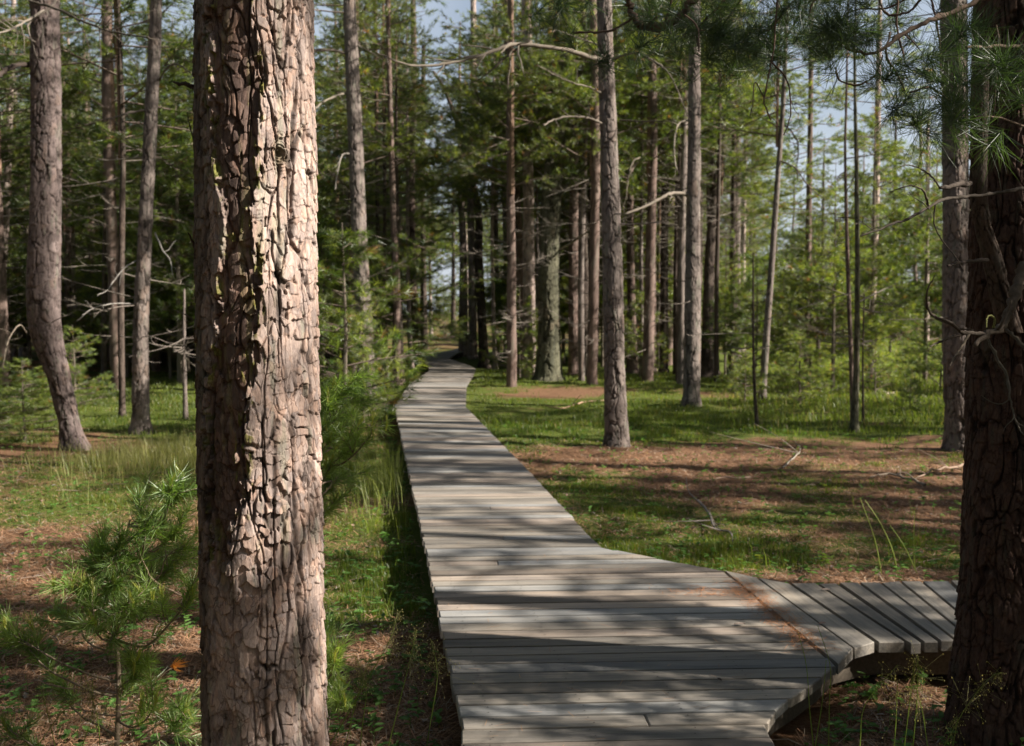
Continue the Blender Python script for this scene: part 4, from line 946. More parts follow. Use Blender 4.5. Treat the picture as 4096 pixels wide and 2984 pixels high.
BL = np.array([c[-1] for c in cand]); XY = np.array([c[:2] for c in cand]); pick = set()
TGv = np.array([t_ for t_, w in TG]); WTv = np.array([w for t_, w in TG])
def costn(n):
    ok = base & (n == 0); fr = np.add.reduceat(ok.astype(float), OFF[:-1]) / np.array(SZs); return (WTv * (fr - TGv) ** 2).sum(), fr
n = np.zeros(len(base), int); best, fr_ = costn(n); print('sun fit before', round(best, 2))
for k in range(45000):
    Tm = .12 * (1 - k / 45000) ** 2 + 1e-5; i = rg.randrange(len(cand)); m = n.copy()
    if i in pick: m -= BL[i]
    else:
        if len(pick) >= 95: continue
        near = [j for j in pick if (XY[j] - XY[i]) @ (XY[j] - XY[i]) < 1.0]
        if len(near) > 1: continue
        m += BL[i]
        for j in near: m -= BL[j]
    c, f_ = costn(m); c2 = c - .0006 * (1 if i not in pick else -1)
    if c2 < best or rg.random() < math.exp((best - c2) / Tm):
        if i in pick: pick.discard(i)
        else:
            for j in near: pick.discard(j)
            pick.add(i)
        n = m; best = c; fr_ = f_
print('sun fit after', round(best, 2), len(pick))
for q_, g_, t_ in zip(LIT, fr_, TGv): print(q_[:5], 'want', t_, 'got', round(float(g_), 2))
for i in sorted(pick):
    x, y, tall, s_, me, z0, rz, _ = cand[i]
    t = thing('pine_tree' if tall else 'understory_pine', 'pine standing beyond the right edge of the photo' if tall else 'bushy pine beyond the right edge of the photo', 'pine tree' if tall else 'understory pine', (x, y, 0), 'tall pines beyond the right edge of the photo' if tall else 'bushy pines beyond the right edge of the photo')
    if tall: link('trunk', rg.choice(FARTRUNK), t, (0, 0, 0), 0, (s_, s_, s_))
    link('crown', me, t, (0, 0, z0), rz, (s_, s_, s_)); placed.append((x, y))
cnt = 0
for k in range(4000):
    if cnt >= 85: break
    x = rg.uniform(-26, 3); y = rg.uniform(-14, 24)
    if abs(x) < .62 * y + (1.8 if cnt % 2 > 0 else 4.2) and y > -1: continue
    if math.hypot(x, y) < 3.2 or (x > -1 and abs(y) < 3) or not free(x, y, 1.4): continue
    add_pine(x, y, 'pine standing beyond the left edge of the photo', 'pines beyond the left edge of the photo', rg.uniform(.85, 1.2), tall=cnt % 2 > 0); cnt += 1

for x, y, s_ in ((-3.5, .3, .95), (-3.1, -1.7, .9), (-4.6, 1.3, 1.1), (-2.2, -3.0, 1.1)):  # unseen pines added to keep sky light off the front trunk's left side
    add_pine(x, y, 'bushy pine added out of view on the left to shade the front trunk', 'bushy pines added out of view to shade the front trunk', s_, tall=False)
# young bright pines traced
def young(px, py, top_py, label, var, tone=None, name='young_pine', wide=1.0):
    b = on_z(px, py); d = b[1]; H = at_y(px, top_py, d)[2]
    t = thing(name, label, 'young pine', tuple(b)); s = H / (2.6 if H < 4 else 6.0)
    link('crown', (YOUNG if H < 4 else UNDER)[var % 3], t, (0, 0, 0), var * 1.3, (s * wide, s * wide, s)); return t
young(1375, 1735, 890, 'bright green young pine right beside the big front trunk', 0, wide=1.25)
young(1455, 1700, 1120, 'smaller young pine between the front trunk and the boardwalk', 1, wide=.75)
young(1700, 1398, 1190, 'small sunlit pine left of the far end of the boardwalk', 0, wide=1.2)
young(1860, 1398, 1230, 'small sunlit pine right of the far end of the boardwalk', 1, wide=1.1)
young(100, 1760, 1440, 'low dark bushy pine at the foot of the leaning pine', 2, wide=1.7)
young(-60, 1800, 1380, 'low dark bushy pine cut by the left photo edge', 0, wide=1.5)
young(3500, 1580, 1290, 'small bushy pine in the sunny grass left of the thick grey pine', 1, wide=1.2)
young(3640, 1660, 1480, 'tiny pine in the grass beside the thick grey pine', 2)
young(3330, 1560, 640, 'light green young pine in the middle of the sunny clearing', 1, wide=1.1)
young(3480, 1530, 420, 'tall feathery pine filling the right of the clearing', 0, wide=1.0)
young(3240, 1530, 900, 'bright young pine at the left part of the clearing', 2, wide=1.1)
young(3020, 1530, 1000, 'young pine behind the thin crooked sapling trunk', 0, wide=1.0)
young(2900, 1500, 900, 'young pine deep behind the forked dark pine', 1, wide=1.0)
young(2080, 1520, 1150, 'young pine beside the bowed dark pine by the boardwalk', 2, wide=1.1)
young(2560, 1510, 1150, 'young pine behind the tall lone pine', 0, wide=1.0)
young(3130, 1450, 1000, 'light green pine far at the left of the clearing', 1, wide=1.2)
young(3560, 1430, 1020, 'round light green pine far in the clearing', 2, wide=1.3)
young(3850, 1500, 900, 'bushy pine against the thick grey pine', 0, wide=1.2)
young(3400, 1400, 1120, 'low far bush at the back of the sunny clearing', 1, wide=1.6)
young(3200, 1620, 1330, 'low dark green bushy pine before the clearing', 2, wide=1.5)
young(2980, 1600, 1380, 'small pine in the grass right of the mossy stump', 1, wide=1.4)
young(3760, 1560, 1250, 'low bushy pine touching the thick grey pine', 0, wide=1.4)
young(300, 1640, 1300, 'dark bushy pine behind the leaning pine foot', 1, wide=1.3)
young(3700, 1520, 560, 'airy pine behind the thick grey pine near the right', 2, wide=1.0)

# ------------------------------------------------------------------ close saplings
def sapling(label, stem, d, clusters, seed, w0=26, w1=7, col=(.24, .18, .13), dead=None, bare=(), name='pine_sapling'):
    rng = np.random.default_rng(seed)
    P = np.array([at_y(x, y, d) for x, y in stem]); b0 = P[0].copy()
    while b0[2] > 0: b0 = b0 - (P[1] - P[0]) * .2; b0[2] -= .02
    b0[2] = 0; b0[1] = d; Q = np.vstack([b0[None], P])
    t = thing(name, label, 'pine sapling', tuple(b0))
    B = MB(); R = np.linspace(w0, w1, len(Q)) * d / FPX / 2; tube(B, Q - b0, R, 8, col, n=len(Q) * 4); B.obj('stem', M_TWIG, t, smooth=True)
    Qs, _ = resample(Q, R, 80)
    for ci, (x, y, s) in enumerate(clusters):
        dy = rng.uniform(-.35, .35); c = at_y(x, y, d + dy)
        zz = c[2] - np.linalg.norm(c[:2] - Qs[:, :2], axis=1) * .45 - .03
        i = int(np.argmin(np.abs(Qs[:, 2] - zz))); o = Qs[i]
        mid = (o + c) / 2 + np.array([0, 0, -.12 * np.linalg.norm(c - o)]) + rng.normal(size=3) * .02
        q1 = (o + mid) / 2 + rng.normal(size=3) * .012; q2 = (mid + c) / 2 + rng.normal(size=3) * .015
        ln = np.linalg.norm(c - o); B = MB(); tube(B, np.array([o, q1, mid, q2, c]) - b0, np.linspace(.0055, .0022, 5) * (.6 + ln), 6, np.array(col) * rng.uniform(.8, 1.2), n=14)
        T_ = norm((c - q2)[None])[0]; Ps = []; Ds = []; tw = []
        m = 3 + int(3 * s)
        for k in range(m):
            f = rng.uniform(0, .9); src = c - (c - mid) * f * .8; dd = norm((T_ + rng.normal(size=3) * .75 + [0, 0, .35])[None])[0]; l = rng.uniform(.04, .16) * s
            e = src + dd * l; tube(B, np.array([src, (src + e) / 2, e]) - b0, [.002, .0017, .0013], 4, col); Ps.append(e); Ds.append(dd)
        Ps.append(c); Ds.append(T_ + [0, 0, .3])
        br = B.obj('branch', M_TWIG, t, smooth=True); B = MB()
        cc = np.array([.18, .25, .08]) * rng.uniform(.8, 1.25, len(Ps))[:, None]
        needles(B, np.array(Ps) - b0, np.array(Ds), .088, .0026, 48, rng, (.2, 1.1), 1.0, cc, 0, True, .12)
        # this year's candles, pale yellow green
        yc = np.array([[.36, .36, .10]] * 2); needles(B, np.array(Ps[-2:]) - b0 + [0, 0, .02], np.array([[0, 0, 1.0]] * 2) + rng.normal(size=(2, 3)) * .3, .05, .0022, 26, rng, (.02, .3), 1.1, yc, 0, True, 0)
        B.obj('needles', M_LEAF, br)
    for k, pts in enumerate(bare):
        limb(t, b0, pts, d, d + rng.uniform(-.3, .3), 9, 4, (.38, .27, .20), 4, seed + k)
    if dead:
        c = at_y(dead[0], dead[1], d - .1) - b0; B = MB(); needles(B, np.array([c]), np.array([[.7, 0, .2]]), .07, .003, 30, rng, (.05, .9), .3, np.array([[.55, .22, .07]]), 0, True, .1)
        B.obj('dead_needles', M_LEAF, t)
    return t
sapling('soft green pine sapling low in the left front corner with one orange dead tuft', [(468, 2984), (475, 2780), (472, 2640), (455, 2480), (462, 2360), (480, 2260), (500, 2160), (520, 2080)], 4.1,
        [(92, 2563, 1), (275, 2471, 1.2), (367, 2490, 1.2), (295, 2333, 1), (394, 2267, 1), (453, 2326, 1), (472, 2523, 1), (394, 2162, .9), (558, 2221, 1.2), (630, 2215, 1.1), (695, 2267, 1), (577, 2084, 1.1), (656, 2084, 1), (708, 1985, 1), (604, 1979, .9), (690, 1940, .8),
         (656, 2294, 1), (564, 2320, 1.1), (558, 2635, 1.1), (210, 2674, .8), (708, 2832, 1), (630, 2792, 1), (755, 2871, 1), (722, 2097, 1), (426, 2359, 1.1), (768, 2385, 1), (20, 2520, 1), (520, 2400, .9), (610, 2400, .9), (340, 2400, 1), (480, 2160, 1), (740, 2180, 1), (540, 2700, .7), (10, 2900, .8)], 500, dead=(700, 2662),
        bare=[[(485, 2775), (390, 2765), (280, 2755), (190, 2735), (140, 2715)], [(490, 2845), (540, 2800), (600, 2740), (660, 2690), (700, 2660)], [(490, 2860), (540, 2850), (600, 2830)], [(470, 2960), (430, 2975), (380, 2990)], [(480, 2700), (530, 2690), (570, 2650)], [(790, 2410), (700, 2370), (620, 2325), (585, 2275), (560, 2215)], [(480, 2862), (420, 2860), (330, 2840), (260, 2835)]])
sapling('pine sapling with spreading sunlit boughs directly behind the right side of the front trunk', [(1235, 2800), (1240, 2500), (1235, 2200), (1240, 1900), (1245, 1700), (1260, 1560)], 5.0,
        [(1345, 1560, 1), (1310, 1590, .8), (1405, 1530, 1.1), (1420, 1590, 1), (1340, 1640, .9), (1300, 1700, 1), (1380, 1690, 1.1), (1450, 1690, 1), (1490, 1730, .8), (1320, 1760, 1.1), (1400, 1770, 1), (1330, 1850, .9), (1370, 1895, 1), (1310, 1920, .9), (1300, 2010, .8), (1345, 2000, .8), (1290, 1800, 1), (1280, 1640, 1)], 600, w0=16)
sapling('small pine sapling at ground level right of the front trunk foot', [(1270, 2984), (1272, 2900), (1275, 2800), (1280, 2700)], 4.4,
        [(1310, 2590, 1), (1345, 2620, .8), (1300, 2690, 1), (1340, 2740, .9), (1310, 2800, 1), (1375, 2800, .7), (1300, 2560, .7)], 700, w0=8, w1=5)

# ------------------------------------------------------------------ stump and wood on the ground
def stump():
    b = on_z(1618 * K, 858 * K); d = b[1]; r = 21 * K * d / FPX / 2; B = MB(); rng = np.random.default_rng(3)
    n, m = 26, 9; H = 48 * K * d / FPX; V = []
    for j in range(m):
        f = j / (m - 1)
        for i in range(n):
            a = i * 2 * PI / n; top = H * (.62 + .38 * abs(math.sin(a * 1.5 + .6)) ** .6 + rng.uniform(-.05, .05)); rr = r * (1.35 - .45 * min(1, f * 2.2)) * (1 + .08 * math.sin(a * 7)) * (1 - .12 * f)
            V.append((rr * math.cos(a), rr * math.sin(a), -.1 + (top + .1) * f))
    for i in range(n): a = i * 2 * PI / n; V.append((r * .55 * math.cos(a), r * .55 * math.sin(a), H * .45))
    V.append((0, 0, H * .4)); q = []
    for j in range(m):
        for i in range(n): q.append((j * n + i, j * n + (i + 1) % n, (j + 1) * n + (i + 1) % n, (j + 1) * n + i))
    tr = [(m * n + i + n - n, m * n + (i + 1) % n, (m + 1) * n) for i in range(n)]
    B.add(V, tr, q, (.13, .12, .075)); o = B.obj('tree_stump', M_BARK, smooth=True); o.location = tuple(b)
    tag(o, 'short jagged mossy stump in the grass right of the dark forked pines', 'tree stump')
stump()
def ground_branch(pts, w, col, label, seed, twigs=3, cat='fallen branch', lift=.02):
    P = np.array([on_z(x, y, 0) for x, y in pts]); P[:, 2] = gz(P[:, 0], P[:, 1]) + lift; b0 = P[0].copy(); rng = np.random.default_rng(seed)
    d = b0[1]; B = MB(); n = len(pts) * 4; Q, R = resample(P - b0, np.linspace(w, w * .35, len(pts)) * d / FPX / 2, n); Q[:, 2] += np.abs(rng.normal(size=n)) * .012
    tube(B, Q, R, 7, col)
    for k in range(twigs):
        i = rng.integers(2, n - 2); a = rng.uniform(0, 6.28); l = rng.uniform(.12, .4) * np.linalg.norm(Q[-1]); e = Q[i] + np.array([math.cos(a), math.sin(a), rng.uniform(.1, .5)]) * l
        tube(B, [Q[i], (Q[i] + e) / 2 + rng.normal(size=3) * .02, e], np.array([.6, .4, .2]) * R[i], 5, col, n=6)
    o = B.obj('fallen_branch', M_TWIG, smooth=True); o.location = tuple(b0); tag(o, label, cat)
ground_branch([(2790, 2045), (2835, 2090), (2862, 2150), (2920, 2165), (2930, 2200)], 11, (.22, .19, .17), 'crooked grey dead branch lying in the grass behind the boardwalk junction', 1, 6, lift=.06)
ground_branch([(3700, 1960), (3640, 1945), (3560, 1925), (3480, 1935)], 14, (.32, .26, .2), 'long pale dead branch lying on needles left of the dark right trunk', 2, 4)
ground_branch([(3860, 1890), (3800, 1905), (3730, 1915), (3660, 1940)], 12, (.28, .2, .15), 'thin brown branch lying below the thick grey pine', 3, 3)
ground_branch([(3130, 1905), (3200, 1835), (3180, 1780)], 7, (.3, .26, .22), 'short forked twig on the sunlit needle bank', 4, 3, lift=.05)
ground_branch([(3540, 1575), (3600, 1568), (3660, 1575), (3700, 1590)], 12, (.42, .36, .28), 'pale bleached log in the grass before the small bushy pine', 5, 2)
ground_branch([(2200, 1515), (2160, 1510), (2110, 1500), (2060, 1480)], 12, (.3, .25, .2), 'tangle of dead brush at the foot of the mossy tree', 6, 8, lift=.1)
ground_branch([(2420, 1590), (2330, 1600), (2250, 1620), (2180, 1610)], 10, (.3, .2, .13), 'straight dead stick on needles below the mossy tree', 7, 2)
ground_branch([(2960, 1530), (3010, 1540), (3060, 1555)], 12, (.4, .33, .25), 'pale stick lying beside the mossy stump', 8, 2)
ground_branch([(3490, 2700), (3510, 2740), (3560, 2790), (3610, 2800)], 12, (.17, .13, .11), 'dark curved stick on the needles under the side deck edge', 9, 2)
ground_branch([(3000, 1920), (2950, 1925), (2890, 1922), (2840, 1935)], 9, (.4, .29, .22), 'pale straight twig on the needles right of the lone pine', 10, 1)

# ------------------------------------------------------------------ ground cover
def visible_xy(n, rng, r0, r1, pw=1.0, a=.52):
    u = rng.random(n); e = 2 - 1 - pw + 1e-9
    r = (r0 ** e + u * (r1 ** e - r0 ** e)) ** (1 / e) if abs(e) > 1e-6 else r0 * (r1 / r0) ** u
    th = rng.uniform(-a, a, n); return r * np.sin(th), r * np.cos(th)
def blades(name, label, x, y, hmul, wid, col, rng, mat=M_GRASS, kind='stuff', lean=.35):
    n = len(x); z = gz(x, y); r = np.hypot(x, y)
    h = hmul * rng.uniform(.5, 1.25, n); az = rng.uniform(0, 2 * PI, n); ln = lean * rng.random(n)
    d = np.stack([np.cos(az), np.sin(az), np.zeros(n)], 1); wv = np.stack([-np.sin(az + rng.normal(size=n)), np.cos(az), np.zeros(n)], 1) * (wid * .5)[:, None]
    b = np.stack([x, y, z - .01], 1); m = b + d * (h * ln * .35)[:, None] + np.array([0, 0, 1.0]) * (h * .6)[:, None]; t = b + d * (h * ln)[:, None] + np.array([0, 0, 1.0]) * (h * (1 - .25 * ln))[:, None]
    V = np.stack([b - wv, b + wv, m + wv * .8, m - wv * .8, t], 1).reshape(-1, 3); i = np.arange(n)[:, None] * 5
    B = MB(); B.add(V, i + np.array([[3, 2, 4]]), i + np.array([[0, 1, 2, 3]]), np.repeat(col, 5, 0))
    return tag(B.obj(name, mat), label, None, kind=kind)
rng = np.random.default_rng(8)
# short woodland grass
x, y = visible_xy(620000, rng, 3.2, 34, 1.15)
g = greenness(x, y) + .9 * (fbm(x * 1.9, y * 1.9, x * 0, 77, 4) - .5) + .5 * (fbm(x * 7, y * 7, x * 0, 78, 2) - .5)
k = (rng.random(len(x)) < np.clip((g - .28) * 2.2, .012, 1) ** 1.2) & ~on_deck(x, y)
x, y, g = x[k], y[k], g[k]; r = np.hypot(x, y); n = len(x)
c1 = np.array([.06, .10, .018]); c2 = np.array([.15, .18, .035]); c3 = np.array([.26, .22, .08])
mx = np.clip(fbm(x * .8, y * .8, x * 0, 13, 3) * 1.3 - .15 + rng.normal(size=n) * .2, 0, 1)[:, None]
col = c1 * (1 - mx) + c2 * mx; col *= (.6 + .8 * fbm(x * 2.3, y * 2.3, x * 0, 56, 3))[:, None]; dd = rng.random(n) < .10; col[dd] = c3 * rng.uniform(.5, 1.1, dd.sum())[:, None]
clump = .40 + 1.2 * sstep(.35, .8, fbm(x * 3.1, y * 3.1, x * 0, 55, 3))
blades('grass', 'short green woodland grass', x, y, (.026 + .028 * np.clip(g, 0, 1.0)) * clump * (1 + .0 * r) * np.where(r > 15, 1.5, 1), .0025 + .00045 * r, col, rng)
# tall sunny grass of the clearing
n = 42000; px = rng.uniform(2950, 3950, n); dd = 17 * (75 / 17.) ** rng.random(n); x = (px - 2048) / FPX * dd + rng.normal(size=n) * .3; y = dd
k = rng.random(n) < .25 + .9 * sstep(.35, .65, fbm(x * .5, y * .5, x * 0, 66, 3)) * sstep(17, 25, y); x, y = x[k], y[k]; r = np.hypot(x, y)
blades('clearing_grass', 'bright tall grass of the sunny clearing', x, y, .07 + .14 * fbm(x * 1.5, y * 1.5, x * 0, 68, 3) + .002 * r, .004 + .0006 * r, np.where((rng.random(len(x)) < .2)[:, None], np.array([[.22, .19, .08]]), np.array([[.13, .165, .038]])) * rng.uniform(.5, 1.35, len(x))[:, None], rng, lean=.8)
# long thin grass
x, y = visible_xy(24000, rng, 3.4, 30, 1.0); g = greenness(x, y)
k = (rng.random(len(x)) < np.clip(g - .35, 0, 1) * .6 * sstep(.45, .6, fbm(x, y, x * 0, 99, 2))) & ~on_deck(x, y, .08)
x, y = x[k], y[k]; r = np.hypot(x, y); n = len(x)
blades('tall_grass', 'thin long grass stems standing in the grass', x, y, .18 + 0 * r, .002 + .00035 * r, np.array([.17, .22, .06]) * rng.uniform(.7, 1.3, n)[:, None], rng, lean=.5)
# bright clump of seeding grass left of the front trunk
c = on_z(680, 1860); n = 3600
x = c[0] + rng.normal(size=n) * .6; y = c[1] + rng.normal(size=n) * .8
blades('seeding_grass', 'pale seeding grass clump on the left bank', x, y, .22 + .2 * fbm(x * 2, y * 2, x * 0, 71, 2), .004 + 0 * x, np.array([.28, .27, .11]) * rng.uniform(.6, 1.3, n)[:, None], rng, lean=.6)
c = on_z(1560, 1960); n = 600
x = c[0] + rng.normal(size=n) * .25; y = c[1] + rng.normal(size=n) * 1.0; k = ~on_deck(x, y, .06); x, y = x[k], y[k]
blades('long_grass', 'long thin grass along the left side of the boardwalk', x, y, .42 + 0 * x, .0045 + 0 * x, np.array([.24, .27, .08]) * rng.uniform(.6, 1.3, len(x))[:, None], rng, lean=.6)
# fallen needles
def litter():
    rng = np.random.default_rng(9); x, y = visible_xy(230000, rng, 3.0, 15, 1.0)
    g = greenness(x, y); k = (rng.random(len(x)) < np.clip(1.15 - g, .15, 1)) & ~on_deck(x, y, 0); x, y = x[k], y[k]; n = len(x); z = gz(x, y)
    a = rng.uniform(0, 2 * PI, n); l = rng.uniform(.04, .09, n); w = .0012 + .00022 * np.hypot(x, y)
    d = np.stack([np.cos(a), np.sin(a), rng.normal(size=n) * .18], 1); s = np.stack([-np.sin(a), np.cos(a), 0 * a], 1) * w[:, None]
    b = np.stack([x, y, z + rng.uniform(.003, .02, n)], 1); e = b + d * l[:, None]
    V = np.stack([b - s, b + s, e + s * .6, e - s * .6], 1).reshape(-1, 3)
    col = np.array([.29, .165, .10]) * rng.uniform(.4, 1.5, n)[:, None]; p = rng.random(n) < .15; col[p] = np.array([.42, .33, .25]) * rng.uniform(.6, 1.1, p.sum())[:, None]
    B = MB(); B.add(V, None, np.arange(n * 4).reshape(-1, 4), np.clip(np.repeat(col, 4, 0), 0, 1))
    tag(B.obj('pine_needle_litter', M_LITTER), 'reddish brown fallen pine needles', None, kind='stuff')
litter()
# needles blown onto the deck joint
def deck_litter():
    rng = np.random.default_rng(10); n = 900; f = rng.random(n); f2 = np.clip(f + rng.normal(size=n) * .05, 0, 1)
    a = on_z(2950, 2325, DECK_Z); b = on_z(3250, 2600, DECK_Z); P = a + (b - a) * f2[:, None] + rng.normal(size=(n, 3)) * [.05, .05, 0]
    ex = rng.random(n) < .22; q = on_z(2870, 2370, DECK_Z); P[ex] = q + rng.normal(size=(ex.sum(), 3)) * [.14, .05, 0]
    ang = rng.uniform(0, 2 * PI, n); l = rng.uniform(.04, .085, n); d = np.stack([np.cos(ang), np.sin(ang), 0 * ang], 1); s = np.stack([-np.sin(ang), np.cos(ang), 0 * ang], 1) * .0011
    P[:, 2] = DECK_Z + .004 + rng.uniform(0, .006, n); e = P + d * l[:, None]
    V = np.stack([P - s, P + s, e + s, e - s], 1).reshape(-1, 3); B = MB(); B.add(V, None, np.arange(n * 4).reshape(-1, 4), np.repeat(np.array([.42, .2, .1]) * rng.uniform(.5, 1.3, n)[:, None], 4, 0))
    n = 420; y = rng.uniform(3.2, 9, n) ; x = rng.uniform(-1.2, 1.6, n); k = on_deck(x, y, -.05) & (x < 1.2); x, y = x[k], y[k]; n = len(x); ang = rng.uniform(0, 2 * PI, n); l = rng.uniform(.03, .08, n)
    d = np.stack([np.cos(ang), np.sin(ang), 0 * ang], 1); s = np.stack([-np.sin(ang), np.cos(ang), 0 * ang], 1) * .0011; P = np.stack([x, y, np.full(n, DECK_Z + .007)], 1); e = P + d * l[:, None]
    B.add(np.stack([P - s, P + s, e + s, e - s], 1).reshape(-1, 3), None, np.arange(n * 4).reshape(-1, 4), np.repeat(np.array([.34, .2, .12]) * rng.uniform(.5, 1.3, n)[:, None], 4, 0))
    tag(B.obj('deck_needles', M_LITTER), 'orange fallen needles gathered along the deck joint', None, kind='stuff')
deck_litter()
# low broadleaf herbs
def leaf_quad(B, c, d, s, L_, w, col, curl=.15):
    d = norm(np.array(d, float)[None])[0]; s = norm(np.array(s, float)[None])[0]; up = np.cross(d, s); V = []
    for f, ww in ((0, .05), (.25, .75), (.55, 1), (.8, .6), (1, .03)):
        for e in (-1, 0, 1): V.append(c + d * L_ * f + s * e * w * ww * .5 + up * (curl * L_ * f * f * -.6 + abs(e) * w * .15))
    q = [(i * 3 + j, i * 3 + j + 1, i * 3 + j + 4, i * 3 + j + 3) for i in range(4) for j in range(2)]; B.add(V, None, q, col)
def herb_cover():
    rng = np.random.default_rng(12); B = MB(); x, y = visible_xy(4600, rng, 3.4, 17, .8)
    k = ~on_deck(x, y, .05); x, y = x[k], y[k]
    for a, b in zip(x, y):
        z = float(gz(np.array([a]), np.array([b]))[0]); n = rng.integers(2, 6); h = rng.uniform(.03, .12); col = np.array([.10, .19, .05]) * rng.uniform(.7, 1.5)
        tube(B, [(a, b, z), (a + rng.normal() * .01, b, z + h)], [.0015, .001], 3, col)
        for j in range(n):
            t_ = rng.uniform(0, 6.28); l = rng.uniform(.022, .058); leaf_quad(B, np.array([a, b, z + h * rng.uniform(.5, 1)]), (math.cos(t_), math.sin(t_), rng.uniform(-.1, .4)), (-math.sin(t_), math.cos(t_), 0), l, l * .6, col)
    tag(B.obj('ground_herbs', M_GRASS), 'scattered small green leafy herbs over the forest floor', None, kind='stuff')
herb_cover()
def forest_bits():
    rng = np.random.default_rng(14); B = MB(); x, y = visible_xy(1700, rng, 3.2, 15, .9); k = ~on_deck(x, y, .03); x, y = x[k], y[k]; z = gz(x, y)
    for a, b, c in zip(x, y, z):
        t_ = rng.uniform(0, 6.28); u = rng.random()
        if u < .55:
            l = rng.uniform(.025, .06); leaf_quad(B, np.array([a, b, c + .012]), (math.cos(t_), math.sin(t_), rng.uniform(-.3, .4)), (-math.sin(t_), math.cos(t_), rng.uniform(-.3, .3)), l, l * .6, np.array([.30, .20, .15] if rng.random() < .6 else [.36, .31, .28]) * rng.uniform(.6, 1.2), .5)
        else:
            l = rng.uniform(.05, .28); e = np.array([math.cos(t_), math.sin(t_), rng.uniform(-.05, .15)]) * l; o = np.array([a, b, c + .012]); m = o + e * .5 + rng.normal(size=3) * l * .07
            tube(B, [o, m, o + e], [.0035, .003, .0015], 4, np.array([.24, .18, .14]) * rng.uniform(.5, 1.4))
    tag(B.obj('twig_and_leaf_litter', M_LEAFDRY), 'small twigs and dry brown leaves scattered over the needles', None, kind='stuff')
forest_bits()
def herb(px, py, h, label, seed, spread=.06, n=12, col=(.18, .26, .05)):
    rng = np.random.default_rng(seed); b = on_z(px, py); b[2] = float(gz(b[:1], b[1:2])[0])
    t = thing('leafy_herb', label, 'herb', tuple(b)); B = MB(); tube(B, [(0, 0, 0), (.005, 0, h * .5), (0, .005, h)], [.0025, .002, .0012], 5, (.15, .16, .06)); B.obj('stem', M_GRASS, t); B = MB()
    for j in range(n):
        a = rng.uniform(0, 6.28); l = rng.uniform(.03, .055); leaf_quad(B, np.array([rng.normal() * spread * .5, rng.normal() * spread * .5, h * rng.uniform(.55, 1.1)]), (math.cos(a), math.sin(a), rng.uniform(-.2, .4)), (-math.sin(a), math.cos(a), 0), l, l * .62, np.array(col) * rng.uniform(.7, 1.3))
    B.obj('leaves', M_GRASS, t)
herb(3290, 2290, .13, 'small bright green leafy plant just behind the side deck', 1, .08, 22)
herb(3040, 2255, .07, 'tiny yellow-green plant behind the deck joint', 2, .02, 4, (.3, .34, .04))
herb(1690, 2560, .2, 'leafy green plant at the left edge of the boardwalk', 3, .09, 12, (.10, .19, .07))
herb(1680, 2700, .16, 'drooping leafy weed in shade under the left deck edge', 4, .07, 8, (.09, .17, .06))
herb(3290, 1960, .05, 'single yellow-green seedling on the sunlit needles', 5, .02, 4, (.3, .36, .05))
herb(1400, 2965, .06, 'round-leaved seedling at the bottom edge right of the front trunk', 6, .03, 4, (.12, .24, .07))

def grass_stalk(pts, d, label, seed, head=40, w=4, hs=.05, col=(.22, .28, .06)):
    rng = np.random.default_rng(seed); P = np.array([at_y(x, y, d) for x, y in pts]); b0 = P[0].copy()
    if b0[2] > 0: g0 = b0 + (P[0] - P[1]) * b0[2] / max(.05, (P[1][2] - P[0][2])); g0[2] = 0; P = np.vstack([g0[None], P]); b0 = g0
    t = thing('grass_stalk', label, 'grass stalk', tuple(b0)); B = MB(); tube(B, P - b0, np.linspace(w, w * .4, len(P)) * d / FPX / 2, 4, col, n=len(P) * 4); B.obj('stem', M_GRASS, t)
    if head:
        B = MB(); Q, _ = resample(P - b0, np.ones(len(P)), 60)
        for k in range(head):
            i = rng.integers(42, 60); o = Q[i]; dd = rng.normal(size=3) * hs * rng.uniform(.2, 1) * (1.2 - (i - 42) / 22); e = o + dd - np.array([0, 0, abs(rng.normal()) * hs * .3])
            tube(B, [o, e], [.0004, .0003], 3, (.3, .28, .12)); tube(B, [e, e + [0, 0, -.002], e + [.0005, 0, -.005]], [.0006, .0013, .0004], 4, (.55, .48, .28))
        B.obj('seed_head', M_GRASS, t)
ST = [([(3440, 2984), (3460, 2820), (3590, 2660)], 'leftmost of the seeding grass stalks below the side deck'), ([(3577, 2984), (3585, 2870), (3590, 2720)], 'straight stalk ending in two nodding seed spikes before the side deck'),
      ([(3618, 2984), (3640, 2800), (3660, 2640)], 'tall stalk with an open seed head before the side deck'), ([(3652, 2984), (3668, 2800), (3672, 2625)], 'tallest stalk with a spread seed head at the side deck edge'),
      ([(3710, 2984), (3690, 2850), (3660, 2740)], 'stalk leaning left in front of the side deck'), ([(3790, 2960), (3870, 2820), (3960, 2710), (4010, 2690)], 'arching stalk with a drooping lit seed head across the dark right trunk'),
      ([(3812, 2984), (3830, 2870), (3800, 2900)], 'short stalk at the foot of the dark right trunk')]
for k, (p, l) in enumerate(ST): grass_stalk(p, 3.9 if k < 5 else 3.75, l, k + 1, [45, 30, 60, 90, 12, 110, 50][k], 5, .05 if k != 3 else .07)
ST = [([(3250, 2950), (3238, 2830), (3225, 2660), (3190, 2520)], 'thin bare stalk rising past the deck corner, left one'), ([(3265, 2960), (3290, 2800), (3305, 2640)], 'thin bare stalk rising past the deck corner, middle one'), ([(3315, 2960), (3318, 2800), (3320, 2660), (3270, 2500)], 'bent bare stalk rising past the deck corner')]
for k, (p, l) in enumerate(ST): grass_stalk(p, 3.85, l, k + 20, 0, 5)
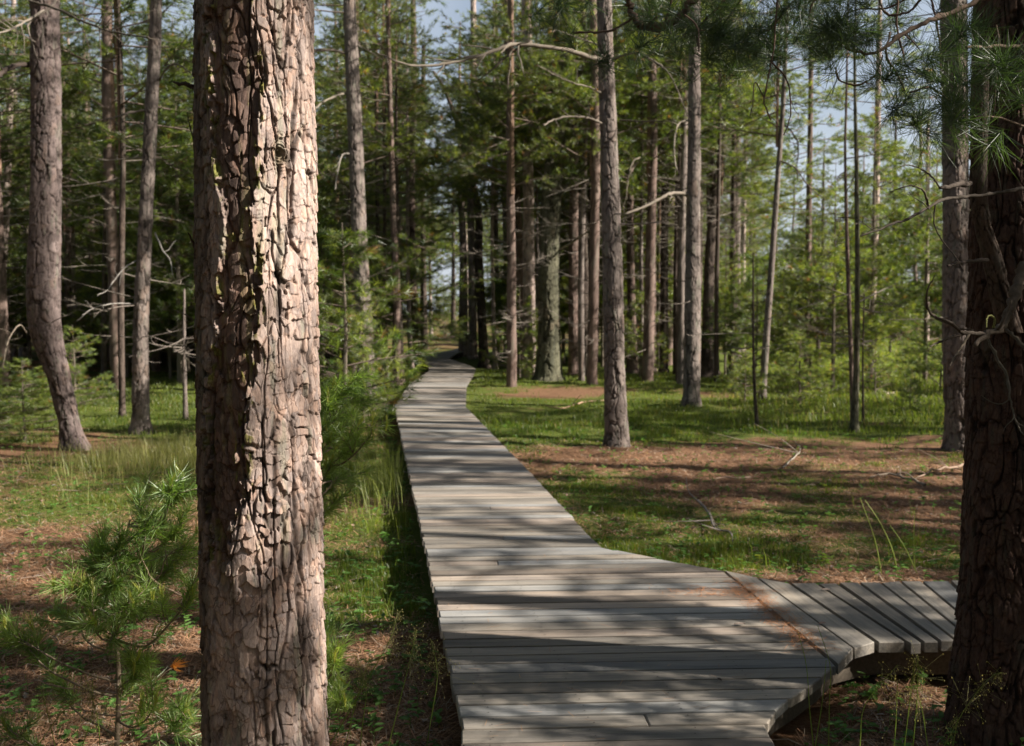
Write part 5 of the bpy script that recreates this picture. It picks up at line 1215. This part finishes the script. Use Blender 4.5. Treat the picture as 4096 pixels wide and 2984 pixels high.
ST = [([(3530, 2320), (3500, 2160), (3440, 1990)], 'fine grass stem leaning left behind the side deck'), ([(3600, 2330), (3570, 2200), (3520, 2090), (3460, 2000)], 'fine arching grass stem behind the side deck'), ([(3680, 2320), (3620, 2190), (3560, 2100)], 'fine grass stem right of the arching one behind the side deck'), ([(3660, 2300), (3655, 2150), (3660, 2030)], 'fine upright grass stem behind the side deck')]
for k, (p, l) in enumerate(ST): grass_stalk(p, on_z(p[0][0], p[0][1] - 20)[1], l, k + 30, 0, 5, col=(.3, .34, .12))
ST = [([(150, 2984), (240, 2860), (330, 2780)], 'nodding seed head in front of the bare sapling twig'), ([(330, 2984), (370, 2850), (370, 2720)], 'seeding stalk left of the sapling stem'), ([(220, 2984), (190, 2850), (160, 2740)], 'seeding stalk farthest left below the sapling'), ([(400, 2984), (390, 2870), (340, 2700)], 'seeding stalk crossing the sapling stem foot'),
      ([(1380, 2984), (1440, 2750), (1480, 2630)], 'airy seed head stalk right of the front trunk foot'), ([(1450, 2900), (1465, 2750), (1420, 2620)], 'second airy stalk right of the front trunk, shorter'), ([(1600, 2800), (1640, 2640), (1665, 2520)], 'airy seed head stalk close to the left deck edge'), ([(1480, 2700), (1560, 2560), (1590, 2450)], 'airy stalk in shade between the front trunk and the deck'), ([(1720, 2900), (1750, 2700), (1725, 2560)], 'seeding stalk touching the left deck edge')]
for k, (p, l) in enumerate(ST): grass_stalk(p, 3.9 if k < 4 else 4.3, l, k + 50, 90, 5, .08)

# dry leaves lying on the deck
def dry_leaf(px, py, label, seed, L_=.055, col=(.36, .28, .24)):
    rng = np.random.default_rng(seed); b = on_z(px, py, DECK_Z + .006); B = MB(); a = rng.uniform(0, 6.28)
    leaf_quad(B, np.array([-L_ / 2, 0, 0.004]), (1, 0, .15), (0, 1, .1), L_, L_ * .5, col, .25); o = B.obj('fallen_leaf', M_LEAFDRY, smooth=True); o.location = tuple(b); o.rotation_euler.z = a
    tag(o, label, 'leaf')
dry_leaf(2958, 2500, 'pale curled leaf lying alone on the main deck planks', 1, .06)
dry_leaf(3080, 2443, 'pale upturned leaf beside the needles on the deck joint', 2, .045)
dry_leaf(3290, 2497, 'brown curled leaf on the second side deck plank', 3, .05, (.3, .2, .15))
dry_leaf(3304, 2362, 'grey leaf near the back edge of the side deck', 4, .055)
dry_leaf(2878, 2722, 'small black knot-like leaf on the front planks', 5, .035, (.04, .025, .02))
dry_leaf(3420, 2398, 'tiny pale leaf scrap in the middle of the side deck', 6, .03, (.6, .55, .4))
